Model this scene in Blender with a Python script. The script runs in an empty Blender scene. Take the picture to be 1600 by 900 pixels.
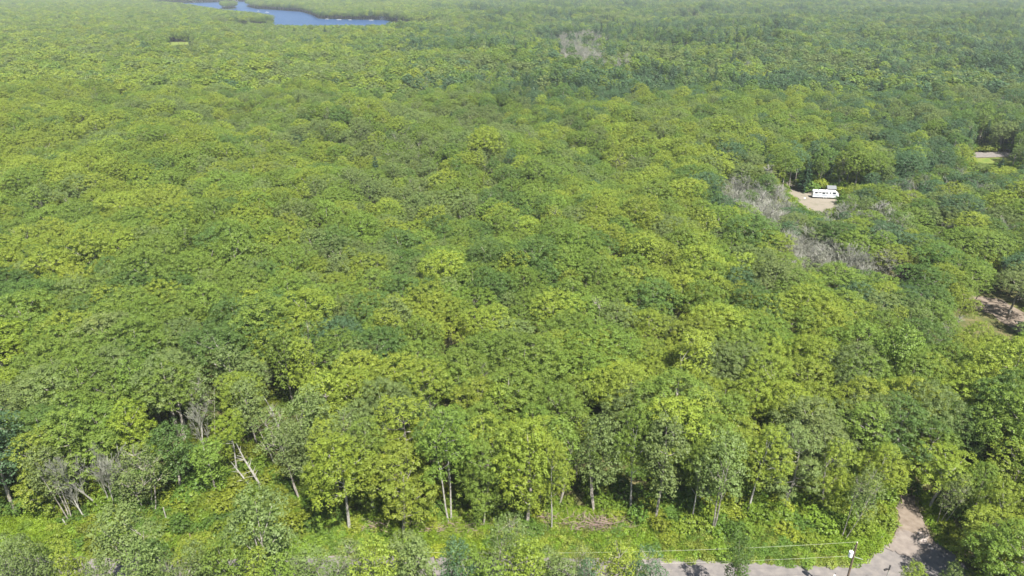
import bpy, math, random
import numpy as np
from mathutils import Vector, Matrix

# ------------------------------------------------------------------ camera, world, sun, exposure
SC = bpy.context.scene
COL = SC.collection
R = math.radians
CAM_H, PITCH, FPX = 78.0, R(24.7), 1067.0
cam = bpy.data.objects.new('camera', bpy.data.cameras.new('camera'))
COL.objects.link(cam)
cam.location = (0, 0, CAM_H)
cam.rotation_euler = (math.pi / 2 - PITCH, 0, 0)
cam.data.sensor_width = 36.0
cam.data.lens = 36.0 * FPX / 1600.0
cam.data.clip_start = 0.5
cam.data.clip_end = 30000
SC.camera = cam

SUN_EL, SUN_AZ = R(58), R(152)            # azimuth clockwise from +Y: to the right and a little behind the camera
world = bpy.data.worlds.new('World')
SC.world = world
world.use_nodes = True
wn = world.node_tree
wn.nodes.clear()
sky = wn.nodes.new('ShaderNodeTexSky')
sky.sky_type = 'NISHITA'
sky.sun_disc = False
sky.sun_elevation = SUN_EL
sky.sun_rotation = SUN_AZ
sky.altitude = 300
bg = wn.nodes.new('ShaderNodeBackground')
bg.inputs['Strength'].default_value = 0.06
wo = wn.nodes.new('ShaderNodeOutputWorld')
wn.links.new(sky.outputs[0], bg.inputs[0])
wn.links.new(bg.outputs[0], wo.inputs[0])

sl = bpy.data.lights.new('sun', 'SUN')
sl.energy = 5.0
sl.angle = R(0.5)
sl.color = (1.0, 0.95, 0.86)
sun = bpy.data.objects.new('sun', sl)
COL.objects.link(sun)
sdir = Vector((math.sin(SUN_AZ) * math.cos(SUN_EL), math.cos(SUN_AZ) * math.cos(SUN_EL), math.sin(SUN_EL)))
sun.rotation_euler = sdir.to_track_quat('Z', 'Y').to_euler()
sun.location = (60, -40, 150)

SC.view_settings.view_transform = 'Standard'
SC.view_settings.look = 'None'
SC.view_settings.exposure = 1.4
SC.view_settings.gamma = 1.0
SC.cycles.max_bounces = 6
SC.cycles.diffuse_bounces = 2
SC.cycles.transmission_bounces = 3
SC.cycles.volume_bounces = 1

rng = np.random.default_rng(7)
random.seed(7)
CP, SP = math.cos(PITCH), math.sin(PITCH)


def proj(x, y, z):
    """world -> photo pixel (1600x900) and depth; used only to lay the stands out on the ground"""
    dz = np.asarray(z) - CAM_H
    d = np.asarray(y) * CP - dz * SP
    up = np.asarray(y) * SP + dz * CP
    return 800 + FPX * np.asarray(x) / d, 450 - FPX * up / d, d


def ground(u, v, z=0.0):
    t = (v - 450) / FPX
    k = (CAM_H - z) / (SP + CP * t)
    return k * (u - 800) / FPX, k * (CP - SP * t)


def height_at(v, y):
    t = (v - 450) / FPX
    return CAM_H - y * (SP + CP * t) / (CP - SP * t)


# ------------------------------------------------------------------ object helpers
def tag(o, label=None, cat=None, group=None, kind=None):
    if label: o['label'] = label
    if cat: o['category'] = cat
    if group: o['group'] = group
    if kind: o['kind'] = kind
    return o


def link(name, me, parent=None, loc=(0, 0, 0), rot=(0, 0, 0), scale=(1, 1, 1)):
    o = bpy.data.objects.new(name, me)
    COL.objects.link(o)
    o.parent = parent
    o.location, o.rotation_euler, o.scale = loc, rot, scale
    return o


def empty(name, loc=(0, 0, 0), rot=(0, 0, 0), scale=(1, 1, 1)):
    o = link(name, None, None, loc, rot, scale)
    o.empty_display_size = 0.3
    return o


class MB:
    def __init__(s):
        s.v, s.f, s.m = [], [], []

    def add(s, vs, fs, m=0):
        k = len(s.v)
        s.v += [tuple(p) for p in vs]
        s.f += [tuple(i + k for i in f) for f in fs]
        s.m += [m] * len(fs)

    def box(s, c, h, rz=0.0, m=0, bev=0.0):
        cx, cy, cz = c
        ca, sa = math.cos(rz), math.sin(rz)
        vs = []
        b = bev
        for z, ins in ((-h[2], b), (-h[2] + b, 0), (h[2] - b, 0), (h[2], b)) if b else ((-h[2], 0), (h[2], 0)):
            for x, y in ((-1, -1), (1, -1), (1, 1), (-1, 1)):
                px, py = x * (h[0] - ins), y * (h[1] - ins)
                vs.append((cx + px * ca - py * sa, cy + px * sa + py * ca, cz + z))
        n = len(vs) // 4
        fs = [(3, 2, 1, 0), tuple(range(4 * n - 4, 4 * n))]
        for k in range(n - 1):
            for i in range(4):
                j = (i + 1) % 4
                fs.append((4 * k + i, 4 * k + j, 4 * k + 4 + j, 4 * k + 4 + i))
        s.add(vs, fs, m)

    def tube(s, pts, rad, n=6, m=0, cap=True):
        pts = [Vector(p) for p in pts]
        vs = []
        for i, p in enumerate(pts):
            d = (pts[min(i + 1, len(pts) - 1)] - pts[max(i - 1, 0)]).normalized()
            a = d.cross(Vector((0.13, 0.97, 0.21))).normalized()
            b = d.cross(a)
            for k in range(n):
                t = 2 * math.pi * k / n
                vs.append(p + (a * math.cos(t) + b * math.sin(t)) * rad[i])
        fs = []
        for i in range(len(pts) - 1):
            for k in range(n):
                j = (k + 1) % n
                fs.append((i * n + k, i * n + j, (i + 1) * n + j, (i + 1) * n + k))
        if cap:
            fs.append(tuple(range(n))[::-1])
            fs.append(tuple(range((len(pts) - 1) * n, len(pts) * n)))
        s.add(vs, fs, m)

    def mesh(s, name, mats):
        me = bpy.data.meshes.new(name)
        me.from_pydata(s.v, [], s.f)
        for m in (mats if isinstance(mats, (list, tuple)) else [mats]):
            me.materials.append(m)
        me.polygons.foreach_set('material_index', s.m)
        me.update()
        return me

    def build(s, name, mats, parent=None, **k):
        return link(name, s.mesh(name, mats), parent, **k)


# ------------------------------------------------------------------ materials
def mat(name, base, rough=0.8, spec=0.3, noise=None, bump=0.0, metal=0.0):
    m = bpy.data.materials.new(name)
    m.use_nodes = True
    nt = m.node_tree
    p = nt.nodes['Principled BSDF']
    p.inputs['Base Color'].default_value = (*base, 1)
    p.inputs['Roughness'].default_value = rough
    p.inputs['Specular IOR Level'].default_value = spec
    p.inputs['Metallic'].default_value = metal
    if noise:
        other, scale, lo, hi = noise
        g = nt.nodes.new('ShaderNodeNewGeometry')
        tn = nt.nodes.new('ShaderNodeTexNoise')
        tn.inputs['Scale'].default_value = scale
        tn.inputs['Detail'].default_value = 6
        nt.links.new(g.outputs['Position'], tn.inputs['Vector'])
        mr = nt.nodes.new('ShaderNodeMapRange')
        mr.inputs['From Min'].default_value = lo
        mr.inputs['From Max'].default_value = hi
        nt.links.new(tn.outputs[0], mr.inputs['Value'])
        mx = nt.nodes.new('ShaderNodeMix')
        mx.data_type = 'RGBA'
        mx.inputs['A'].default_value = (*base, 1)
        mx.inputs['B'].default_value = (*other, 1)
        nt.links.new(mr.outputs[0], mx.inputs['Factor'])
        nt.links.new(mx.outputs['Result'], p.inputs['Base Color'])
        if bump:
            b = nt.nodes.new('ShaderNodeBump')
            b.inputs['Strength'].default_value = bump
            b.inputs['Distance'].default_value = 0.2
            nt.links.new(tn.outputs[0], b.inputs['Height'])
            nt.links.new(b.outputs[0], p.inputs['Normal'])
    return m


def leaf_mat():
    m = bpy.data.materials.new('leaves')
    m.use_nodes = True
    nt = m.node_tree
    N, L = nt.nodes, nt.links
    p = N['Principled BSDF']
    p.inputs['Roughness'].default_value = 0.5
    p.inputs['Specular IOR Level'].default_value = 0.25
    a = N.new('ShaderNodeAttribute'); a.attribute_type = 'INSTANCER'; a.attribute_name = 'tint'
    lv = N.new('ShaderNodeAttribute'); lv.attribute_type = 'GEOMETRY'; lv.attribute_name = 'leafvar'
    sep = N.new('ShaderNodeSeparateXYZ')
    L.new(lv.outputs['Vector'], sep.inputs[0])
    # value varies leaf by leaf, some tufts turn yellower (ripe keys and fresh tips)
    mr = N.new('ShaderNodeMapRange')
    mr.inputs['To Min'].default_value = 0.78; mr.inputs['To Max'].default_value = 1.22
    L.new(sep.outputs['X'], mr.inputs['Value'])
    vm = N.new('ShaderNodeVectorMath'); vm.operation = 'SCALE'
    L.new(a.outputs['Color'], vm.inputs[0]); L.new(mr.outputs[0], vm.inputs['Scale'])
    warm = N.new('ShaderNodeVectorMath'); warm.operation = 'MULTIPLY'
    warm.inputs[1].default_value = (1.2, 1.07, 0.9)
    L.new(vm.outputs[0], warm.inputs[0])
    mx = N.new('ShaderNodeMix'); mx.data_type = 'RGBA'
    L.new(sep.outputs['Y'], mx.inputs['Factor'])
    L.new(vm.outputs[0], mx.inputs['A']); L.new(warm.outputs[0], mx.inputs['B'])
    L.new(mx.outputs['Result'], p.inputs['Base Color'])
    tr = N.new('ShaderNodeBsdfTranslucent')
    tm = N.new('ShaderNodeVectorMath'); tm.operation = 'MULTIPLY'
    tm.inputs[1].default_value = (1.1, 1.2, 0.5)
    L.new(mx.outputs['Result'], tm.inputs[0])
    L.new(tm.outputs[0], tr.inputs['Color'])
    ms = N.new('ShaderNodeMixShader')
    ms.inputs[0].default_value = 0.28
    L.new(p.outputs[0], ms.inputs[1]); L.new(tr.outputs[0], ms.inputs[2])
    L.new(ms.outputs[0], N['Material Output'].inputs['Surface'])
    return m


M_LEAF = leaf_mat()
M_BARK = mat('grey_bark', (0.20, 0.18, 0.155), 0.9, 0.1, ((0.34, 0.32, 0.28), 2.5, 0.4, 0.65), 0.4)
M_PALE = mat('pale_dead_wood', (0.33, 0.33, 0.295), 0.85, 0.15, ((0.22, 0.20, 0.18), 3.0, 0.4, 0.65), 0.3)
M_TWIG = mat('grey_twigs', (0.215, 0.22, 0.18), 0.9, 0.1)
M_NEEDLEBARK = mat('dark_bark', (0.09, 0.075, 0.06), 0.9, 0.1)

# ------------------------------------------------------------------ leaf geometry
def leaf_mesh(name, C, Nrm, S, var, extra=None):
    """C centres, Nrm normals, S sizes, var (n,2) -> diamond leaves; extra = MB of wood joined in (material 1)"""
    n = len(C)
    Nrm = Nrm / (np.linalg.norm(Nrm, axis=1, keepdims=True) + 1e-9)
    r = rng.normal(size=(n, 3))
    U = np.cross(Nrm, r); U /= np.linalg.norm(U, axis=1, keepdims=True) + 1e-9
    V = np.cross(Nrm, U)
    s = S[:, None]
    P = np.stack([C + U * s * .62, C + V * s * .42 + Nrm * s * .08, C - U * s * .5, C - V * s * .42 + Nrm * s * .08], 1).reshape(-1, 3)
    ev = extra.v if extra else []
    ef = extra.f if extra else []
    nv, nf = 4 * n + len(ev), n + len(ef)
    me = bpy.data.meshes.new(name)
    me.vertices.add(nv)
    allv = np.vstack([P, np.array(ev, dtype=float).reshape(-1, 3)]) if len(ev) else P
    me.vertices.foreach_set('co', allv.astype(np.float32).ravel())
    loops = list(range(4 * n)) if not ef else None
    li = np.arange(4 * n)
    starts = np.arange(0, 4 * n, 4)
    if ef:
        el = np.concatenate([np.array(f) + 4 * n for f in ef])
        ln = np.array([len(f) for f in ef])
        starts = np.concatenate([starts, 4 * n + np.concatenate([[0], np.cumsum(ln)[:-1]])])
        li = np.concatenate([li, el])
    me.loops.add(len(li))
    me.loops.foreach_set('vertex_index', li.astype(np.int32))
    me.polygons.add(nf)
    me.polygons.foreach_set('loop_start', starts.astype(np.int32))
    me.materials.append(M_LEAF)
    me.materials.append(extra.wood if extra and hasattr(extra, 'wood') else M_BARK)
    mi = np.zeros(nf, dtype=np.int32); mi[n:] = 1
    me.polygons.foreach_set('material_index', mi)
    at = me.attributes.new('leafvar', 'FLOAT_VECTOR', 'FACE')
    a = np.zeros((nf, 3), dtype=np.float32); a[:n, :2] = var
    at.data.foreach_set('vector', a.ravel())
    me.update(calc_edges=True)
    return me


def fib(n):
    i = np.arange(n) + .5
    z = 1 - 2 * i / n
    t = math.pi * (1 + 5 ** .5) * i
    q = np.sqrt(1 - z * z)
    return np.stack([np.cos(t) * q, np.sin(t) * q, z], 1)


def lobes_for(rx, z0, z1, n, fr=.45, shape='dome'):
    out = [(np.array([0, 0, z1 - rx * fr * .9]), rx * fr * 1.05)]
    k = 0
    while len(out) < n and k < 4000:
        k += 1
        h = rng.random() ** .8
        z = z0 + (z1 - z0) * h
        prof = math.sqrt(max(0.02, 1 - ((h - .38) / .66) ** 2)) if shape == 'dome' else (1 - .5 * abs(h - .4) * 1.6)
        a = rng.random() * 2 * math.pi
        rr = rx * fr * rng.uniform(.75, 1.2)
        d = max(0, rx * prof - rr * .8) * (rng.random() ** .35)
        c = np.array([math.cos(a) * d, math.sin(a) * d, min(z, z1 - rr * .7)])
        if all(np.linalg.norm((c - o[0]) * (1, 1, 1.15)) > .72 * (rr + o[1]) * .8 for o in out):
            out.append((c, rr))
    return out


def crown(lobes, tuft_r, leaves, leaf, flat=.6, dens=1.0, fill=.12, warm=.14):
    C, Nn, S, V = [], [], [], []
    for (lc, lr) in lobes:
        lobe_v, lobe_w = rng.random() * .35, max(0, rng.normal(-.05, .22))
        nt = max(6, int(dens * 4 * math.pi * lr * lr / (math.pi * tuft_r ** 2) * .95))
        D = fib(nt) + rng.normal(scale=.13, size=(nt, 3))
        D /= np.linalg.norm(D, axis=1, keepdims=True)
        for d in D:
            if d[2] < -.35 - .25 * rng.random(): continue
            c = lc + d * lr * (1 + rng.normal() * .13) * np.array([1, 1, .85])
            ins = any(np.linalg.norm(c - o[0]) < o[1] * .78 for o in lobes if o[0] is not lc)
            if ins: continue
            tr = tuft_r * rng.uniform(.6, 1.45)
            n = int(leaves * (tr / tuft_r) ** 2 * (1 if d[2] > -.1 else .6))
            q = rng.normal(size=(n, 3)); q /= np.linalg.norm(q, axis=1, keepdims=True)
            q[:, 2] = np.abs(q[:, 2]) * 1.1 - .25
            q += d * .35
            rad = tr * rng.uniform(.55, 1.08, (n, 1))
            off = q * rad * np.array([1, 1, flat])
            C.append(c + off)
            Nn.append(q * 1.0 + np.array([0, 0, .40]) + rng.normal(scale=.27, size=(n, 3)))
            S.append(leaf * rng.uniform(.7, 1.3, n))
            tv = lobe_v + rng.random() * .3
            w = (rng.random() < warm) * rng.uniform(.3, 1) + lobe_w
            vv = np.stack([np.clip(tv + rng.random(n) * .45, 0, 1), np.clip(w * (.4 + .8 * rng.random(n)), 0, 1)], 1)
            V.append(vv)
        nf = int(fill * 120 * dens)
        q = rng.normal(size=(nf, 3)) * .4 * lr
        C.append(lc + q); Nn.append(rng.normal(size=(nf, 3)) + [0, 0, .6]); S.append(np.full(nf, leaf * 1.5)); V.append(np.stack([np.full(nf, .2), np.zeros(nf)], 1))
    return np.vstack(C), np.vstack(Nn), np.concatenate(S), np.vstack(V)


def wood(h, r, lobes, forks=1, base_z=-.5, lim=.6, mt=None):
    b = MB()
    b.wood = mt or M_BARK
    for k in range(forks):
        a = rng.random() * 6.28
        sp = 0 if forks == 1 else .35
        lean = (0.03 if forks == 1 else .13) * h
        p0 = Vector((math.cos(a) * sp, math.sin(a) * sp, base_z))
        top = Vector((math.cos(a) * lean + rng.normal() * .2, math.sin(a) * lean + rng.normal() * .2, h * .78))
        mid = (p0 + top) / 2 + Vector((rng.normal() * .18, rng.normal() * .18, 0))
        rr = r / math.sqrt(forks)
        b.tube([p0, p0.lerp(mid, .5) + Vector((rng.normal() * .06, rng.normal() * .06, 0)), mid, mid.lerp(top, .5), top], [rr * 1.25, rr, rr * .78, rr * .5, rr * .2], 6)
        for i, (lc, lr) in enumerate(lobes):
            if i % forks != k: continue
            z = max(h * .22, lc[2] - lr * rng.uniform(.8, 1.5))
            t = (z - base_z) / (h * .78 - base_z)
            t = min(max(t, .1), .92)
            s = p0.lerp(mid, t * 2) if t < .5 else mid.lerp(top, t * 2 - 1)
            e = Vector(lc)
            m = s.lerp(e, .5) + Vector((0, 0, -.25))
            b.tube([s, m, e], [rr * .38, rr * .25, .03], 4, cap=False)
    return b


# ------------------------------------------------------------------ tree kinds (each: crown mesh, trunk mesh, joined mesh for the far forest)
H0 = 16.0
LIB = {}


def reg(kind, name, lobes, cr, wd, h):
    C, Nn, S, V = cr
    st = rng.bit_generator.state
    d = dict(crown=leaf_mesh(name + '_crown', C, Nn, S, V), trunk=wd.mesh(name + '_trunk', wd.wood), h=h)
    d['joined'] = leaf_mesh(name + '_whole', C, Nn, S, V, wd)
    LIB.setdefault(kind, []).append(d)
    return d


for k in range(6):                                            # closed canopy maples, domed
    lb = lobes_for(rng.uniform(4.4, 5.2), 8.2, H0, 10 + k % 3, .42)
    reg('maple', 'maple', lb, crown(lb, .37, 31, .155, .95, .80), wood(H0, .24, lb), H0)
for k in range(5):                                            # edge maples, leaves almost to the ground
    lb = lobes_for(rng.uniform(4.0, 4.8), 3.2, H0, 17 + k, .34)
    reg('edge', 'edge_maple', lb, crown(lb, .37, 31, .155, .95, .78), wood(H0, .22, lb, 1 + k % 2), H0)
for k in range(4):                                            # edge maples standing on bare pale trunks
    lb = lobes_for(rng.uniform(4.0, 4.6), 7.6, H0, 12 + k, .36)
    reg('tall', 'tall_maple', lb, crown(lb, .37, 31, .155, .95, .78), wood(H0, .17, lb, 2 if k % 2 else 1, mt=M_PALE), H0)
for k in range(4):                                            # ash, birch and poplar: finer, duller foliage
    lb = lobes_for(rng.uniform(3.3, 4.1), 6.5, H0, 12, .40, 'egg')
    reg('ash', 'ash', lb, crown(lb, .40, 17, .20, .8, .97, .2, .05), wood(H0, .17, lb, 1 + k % 3), H0)
for k in range(3):                                            # sparse ash, sky and twigs show through
    lb = lobes_for(rng.uniform(3.0, 3.7), 6.0, H0, 12, .42, 'egg')
    wd = wood(H0, .13, lb, 2 + k % 2, mt=M_BARK)
    for (lc, lr) in lb:
        for q in range(9):
            d = Vector(rng.normal(size=3)); d.z = abs(d.z) + .4; d.normalize()
            e = Vector(lc) + d * lr * 1.1
            wd.tube([Vector(lc) - Vector((0, 0, lr * .4)), e], [.03, .012], 3, cap=False)
    reg('sparse', 'sparse_ash', lb, crown(lb, .36, 10, .19, .9, .9, .05, .06), wd, H0)
for k in range(4):                                            # low leafy shrubs
    lb = [(np.array([rng.normal() * .8, rng.normal() * .8, rng.uniform(.6, 1.5)]), rng.uniform(.6, 1.0)) for _ in range(6)]
    wd = MB(); wd.wood = M_BARK
    for lc, lr in lb: wd.tube([(lc[0] * .2, lc[1] * .2, -.2), tuple(lc)], [.05, .02], 4)
    reg('shrub', 'shrub', lb, crown(lb, .34, 19, .20, .75, .95, .3, .05), wd, 2.4)
for k in range(3):                                            # herb and fern clumps of the verge
    n = 330
    a = rng.random(n) * 6.28; q = np.sqrt(rng.random(n)) * .9
    z = (1 - q ** 2) * rng.uniform(.45, .8) * rng.uniform(.5, 1.1, n)
    C = np.stack([np.cos(a) * q, np.sin(a) * q, z], 1)
    Nn = np.stack([np.cos(a) * .7, np.sin(a) * .7, np.full(n, .8)], 1) + rng.normal(scale=.45, size=(n, 3))
    V = np.stack([rng.random(n), (rng.random(n) < .08) * rng.random(n)], 1)
    LIB.setdefault('herb', []).append(dict(joined=leaf_mesh('herb_clump', C, Nn, rng.uniform(.10, .19, n), V), h=.7))
for k in range(4):                                            # spruce: whorls of drooping branches
    H, C, Nn, S, V = 17.0, [], [], [], []
    wd = MB(); wd.wood = M_NEEDLEBARK
    wd.tube([(0, 0, -.5), (.05, 0, H * .5), (0, 0, H - .3)], [.22, .13, .03], 6)
    nwh = 24
    for w in range(nwh):
        z = 1.6 + (H - 2.0) * w / nwh
        L = (2.9 + .35 * (k % 2)) * (1 - w / nwh) ** .8 * rng.uniform(.85, 1.12) + .22
        nb = 7 if w < nwh * .7 else 5
        for b_ in range(nb):
            a = 6.28 * b_ / nb + w * .9 + rng.normal() * .18
            Lb = L * rng.uniform(.7, 1.12)
            wd.tube([(0, 0, z), (math.cos(a) * Lb * .8, math.sin(a) * Lb * .8, z - Lb * .25)], [.03, .012], 3, cap=False)
            n = int(10 + 12 * Lb)
            t = rng.random(n) ** .75
            side = rng.normal(size=n) * .2 * (1.25 - t) * Lb
            zz = z - t * Lb * .28 - np.abs(side) * .25 + rng.normal(size=n) * .06
            C.append(np.stack([math.cos(a) * t * Lb - math.sin(a) * side, math.sin(a) * t * Lb + math.cos(a) * side, zz], 1))
            Nn.append(np.stack([np.full(n, math.cos(a) * .5), np.full(n, math.sin(a) * .5), np.full(n, 1.)], 1) + rng.normal(scale=.4, size=(n, 3)))
            S.append(rng.uniform(.24, .42, n)); V.append(np.stack([rng.random(n), np.zeros(n)], 1))
    reg('spruce', 'spruce', None, (np.vstack(C), np.vstack(Nn), np.concatenate(S), np.vstack(V)), wd, H)


def bare_wood(seed, h=14.0, spread=1.0, forks=1):
    rd = random.Random(seed)
    tr, tw = MB(), MB()

    def grow(p, d, L, r, lev):
        pts, rad = [p], [r]
        q = p.copy(); dd = d.copy()
        ns = 3 if lev < 3 else 2
        for i in range(ns):
            dd = (dd + Vector((rd.gauss(0, .13), rd.gauss(0, .13), rd.gauss(0, .06) + .05))).normalized()
            q = q + dd * L / ns
            pts.append(q.copy()); rad.append(max(r * (1 - (i + 1) / ns * .55), .012))
        (tr if lev == 0 else tw).tube(pts, [max(a_, .02) for a_ in rad], (6, 4, 3, 3, 3)[lev], cap=lev < 2)
        if lev >= 4: return
        nb = (8, 5, 4, 3)[lev]
        for i in range(nb):
            t = rd.uniform(.45 if lev == 0 else .25, 1)
            seg = min(int(t * ns), ns - 1)
            s = pts[seg].lerp(pts[seg + 1], t * ns - seg)
            ax = Vector((rd.gauss(0, 1), rd.gauss(0, 1), rd.gauss(0, .35))).normalized()
            nd = (dd * 1.0 + ax * spread * rd.uniform(.45, .95) + Vector((0, 0, .25))).normalized()
            grow(s, nd, L * rd.uniform(.38, .62) * (1 if lev else .85), r * (1 - .5 * t) * .5, lev + 1)
    for f in range(forks):
        a = rd.random() * 6.28
        d = Vector((math.cos(a) * .16 * (forks > 1), math.sin(a) * .16 * (forks > 1), 1)).normalized()
        grow(Vector((math.cos(a) * .25 * (forks > 1), math.sin(a) * .25 * (forks > 1), -.5)), d, h * .62, .17, 0)
    return tr, tw


for k in range(6):
    tr, tw = bare_wood(30 + k, 15.0, .85, 1 + (k % 3 == 2))
    j = MB()
    j.add(tr.v, tr.f, 0); j.add(tw.v, tw.f, 1)
    zmax = max(p[2] for p in j.v)
    LIB.setdefault('bare', []).append(dict(trunk=tr.mesh('bare_trunk', M_PALE), crown=tw.mesh('bare_branches', M_TWIG), joined=j.mesh('bare_whole', [M_PALE, M_TWIG]), h=zmax))
for k in range(4):                                            # dry topped trees: dense fine twigs, hardly a leaf
    lb = lobes_for(rng.uniform(3.0, 3.8), 5.0, 14.0, 11, .42, 'egg')
    wd = wood(14.0, .14, lb, 1 + k % 3, mt=M_PALE)
    for (lc, lr) in lb:
        for q in range(16):
            dv = Vector(rng.normal(size=3)); dv.z = abs(dv.z) + .5; dv.normalize()
            wd.tube([Vector(lc) - Vector((0, 0, lr * .5)), Vector(lc) + dv * lr * 1.15], [.04, .018], 3, cap=False)
    C, Nn, S, V = crown(lb, .5, 13, .15, 1.1, .8, 0, 0)
    reg('dry', 'dry_tree', lb, (C, Nn, S, V), wd, 14.0)
sn = MB()                                                      # broken snag: trunk with a few stubs
sn.tube([(0, 0, -.5), (.1, 0, 4), (0, .1, 8), (.15, 0, 11.5)], [.2, .16, .11, .03], 6)
sb = MB()
for q in range(16):
    z = random.uniform(3.5, 11); a = random.random() * 6.28; L = random.uniform(.6, 2.2) * (1.2 - z / 14)
    sb.tube([(0, 0, z), (math.cos(a) * L, math.sin(a) * L, z + L * .7)], [.05, .015], 3)
LIB['snag'] = [dict(trunk=sn.mesh('snag_trunk', M_PALE), crown=sb.mesh('snag_branches', M_PALE), h=11.5)]

# far stand versions of the leafy kinds: fewer, bigger leaf sprays for the same silhouette
FAR = {}
for kind, n, tr_, ln, ls in (('maple', 5, .8, 16, .55), ('ash', 4, .6, 10, .45)):
    for k in range(n):
        lb = lobes_for(4.7 if kind == 'maple' else 3.7, 7.5, H0, 10, .43)
        C, Nn, S, V = crown(lb, tr_, ln, ls, .62, .9, .05)
        wd = MB(); wd.wood = M_BARK; wd.tube([(0, 0, -.5), (0, 0, 9)], [.22, .1], 4)
        FAR.setdefault(kind, []).append(leaf_mesh(kind + '_far', C, Nn, S, V, wd))

# ------------------------------------------------------------------ terrain
def inpoly(u, v, poly):
    u, v = np.asarray(u), np.asarray(v)
    c = np.zeros(u.shape, bool)
    n = len(poly)
    for i in range(n):
        (x1, y1), (x2, y2) = poly[i], poly[(i + 1) % n]
        if y1 == y2: continue
        cond = ((y1 > v) != (y2 > v)) & (u < (x2 - x1) * (v - y1) / (y2 - y1) + x1)
        c ^= cond
    return c


LAKE = [(330, 50), (420, 53), (520, 55), (600, 54), (650, 50), (700, 45), (690, 41), (640, 39.5), (600, 31.5), (560, 31), (520, 30), (497, 29.5),
        (490, 24), (470, 18.5), (400, 14), (385, 10), (400, 5), (380, 2.5), (330, 4), (285, 5), (230, 4), (200, 6), (215, 10), (300, 17), (340, 21), (400, 27),
        (428, 33), (424, 38), (405, 41), (360, 41.5), (330, 42)]
ISLE = [(345, 13), (352, 10.5), (366, 10.5), (370, 13), (362, 14.5), (350, 14.5)]
LAKE_W = [ground(u, v) for u, v in LAKE]
ISLE_W = [ground(u, v) for u, v in ISLE]


def smooth(a, b, x):
    t = np.clip((x - a) / (b - a), 0, 1)
    return t * t * (3 - 2 * t)


def terrain(x, y):
    x, y = np.asarray(x, float), np.asarray(y, float)
    dg = 3.0 * np.sin((x + .55 * y) / 15 + 1.2 * np.sin((y - x) / 60)) + 2.6 * np.sin((x - .9 * y) / 21 + 1)
    m1 = smooth(110, 220, y) * (1 - smooth(330, 480, y) * .5) * (1 - smooth(45, 84, x) * (1 - smooth(340, 520, y)))
    h = 4.5 * np.sin(x / 61 + 1.3 * np.sin(y / 150) + 2) * np.sin(y / 83 + .8 + x / 210) + 3.2 * np.sin(x / 33 + y / 47) * np.sin(y / 38 - x / 90 + 1) + 2.5 * np.sin(x / 170 - y / 120)
    m = smooth(340, 620, y) * (1 - smooth(800, 950, y) * smooth(-60, -160, x) * (1 - smooth(3500, 4500, y)))
    for (u, v, s) in ((985, 97, 60), (280, 68, 60)):
        gx, gy = ground(u, v)
        m1 = m1 * (1 - np.exp(-(((x - gx) / (s * 1.3)) ** 2 + ((y - gy) / s) ** 2)))
        m = m * (1 - np.exp(-(((x - gx) / (s * 1.3)) ** 2 + ((y - gy) / s) ** 2)))
    m1 = m1 * (1 - smooth(800, 950, y) * smooth(-60, -160, x))
    return h * m + dg * m1


def axis(lo, hi, fine, k=1.12, start=0.0):
    out, s, x = [start], fine, start
    while x < hi:
        x += s; out.append(x)
        if abs(x) > 420: s *= k
    s, x = fine, start
    while x > lo:
        x -= s; out.append(x)
        if abs(x) > 420: s *= k
    return np.array(sorted(out))


xs = axis(-9000, 9000, 22, 1.035)
ys = np.concatenate([np.array([-3000, -1500, -700, -300, -100, 0]), np.arange(40, 2600, 22.), np.geomspace(2620, 12000, 14)])
X, Y = np.meshgrid(xs, ys)
Z = terrain(X, Y)
me = bpy.data.meshes.new('ground')
nx, ny = len(xs), len(ys)
idx = np.arange(nx * ny).reshape(ny, nx)
F = np.stack([idx[:-1, :-1], idx[:-1, 1:], idx[1:, 1:], idx[1:, :-1]], -1).reshape(-1, 4)
me.from_pydata(np.stack([X.ravel(), Y.ravel(), Z.ravel()], 1).tolist(), [], F.tolist())
me.materials.append(mat('forest_floor', (0.075, 0.085, 0.03), 0.95, 0.05, ((0.14, 0.12, 0.06), .6, .45, .65), .4))
gnd = link('ground', me)
tag(gnd, 'forest floor and rough grass under the trees', kind='structure')


def sheet(name, pts_px, m, z, kind='structure', label=None, sub=3, jit=.35, world=False):
    """a flat patch of ground whose outline is given as points on the ground; edges are roughened"""
    W = pts_px if world else [ground(u, v) for u, v in pts_px]
    P = []
    for i in range(len(W)):
        a, b = W[i], W[(i + 1) % len(W)]
        for k in range(sub):
            t = k / sub
            P.append((a[0] + (b[0] - a[0]) * t + (random.gauss(0, jit)), a[1] + (b[1] - a[1]) * t + random.gauss(0, jit), z))
    me = bpy.data.meshes.new(name)
    from mathutils.geometry import delaunay_2d_cdt
    V2, _, T3, _, _, _ = delaunay_2d_cdt([Vector(p_[:2]) for p_ in P], [], [list(range(len(P)))], 2, 1e-4)
    T3 = [t3 for t3 in T3 if abs((V2[t3[1]] - V2[t3[0]]).cross(V2[t3[2]] - V2[t3[0]])) > 1e-5]
    T3 = [t3 if (V2[t3[1]] - V2[t3[0]]).cross(V2[t3[2]] - V2[t3[0]]) > 0 else t3[::-1] for t3 in T3]
    me.from_pydata([(q[0], q[1], z) for q in V2], [], T3)
    me.materials.append(m)
    me.update()
    o = link(name, me)
    return tag(o, label, kind=kind)


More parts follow.
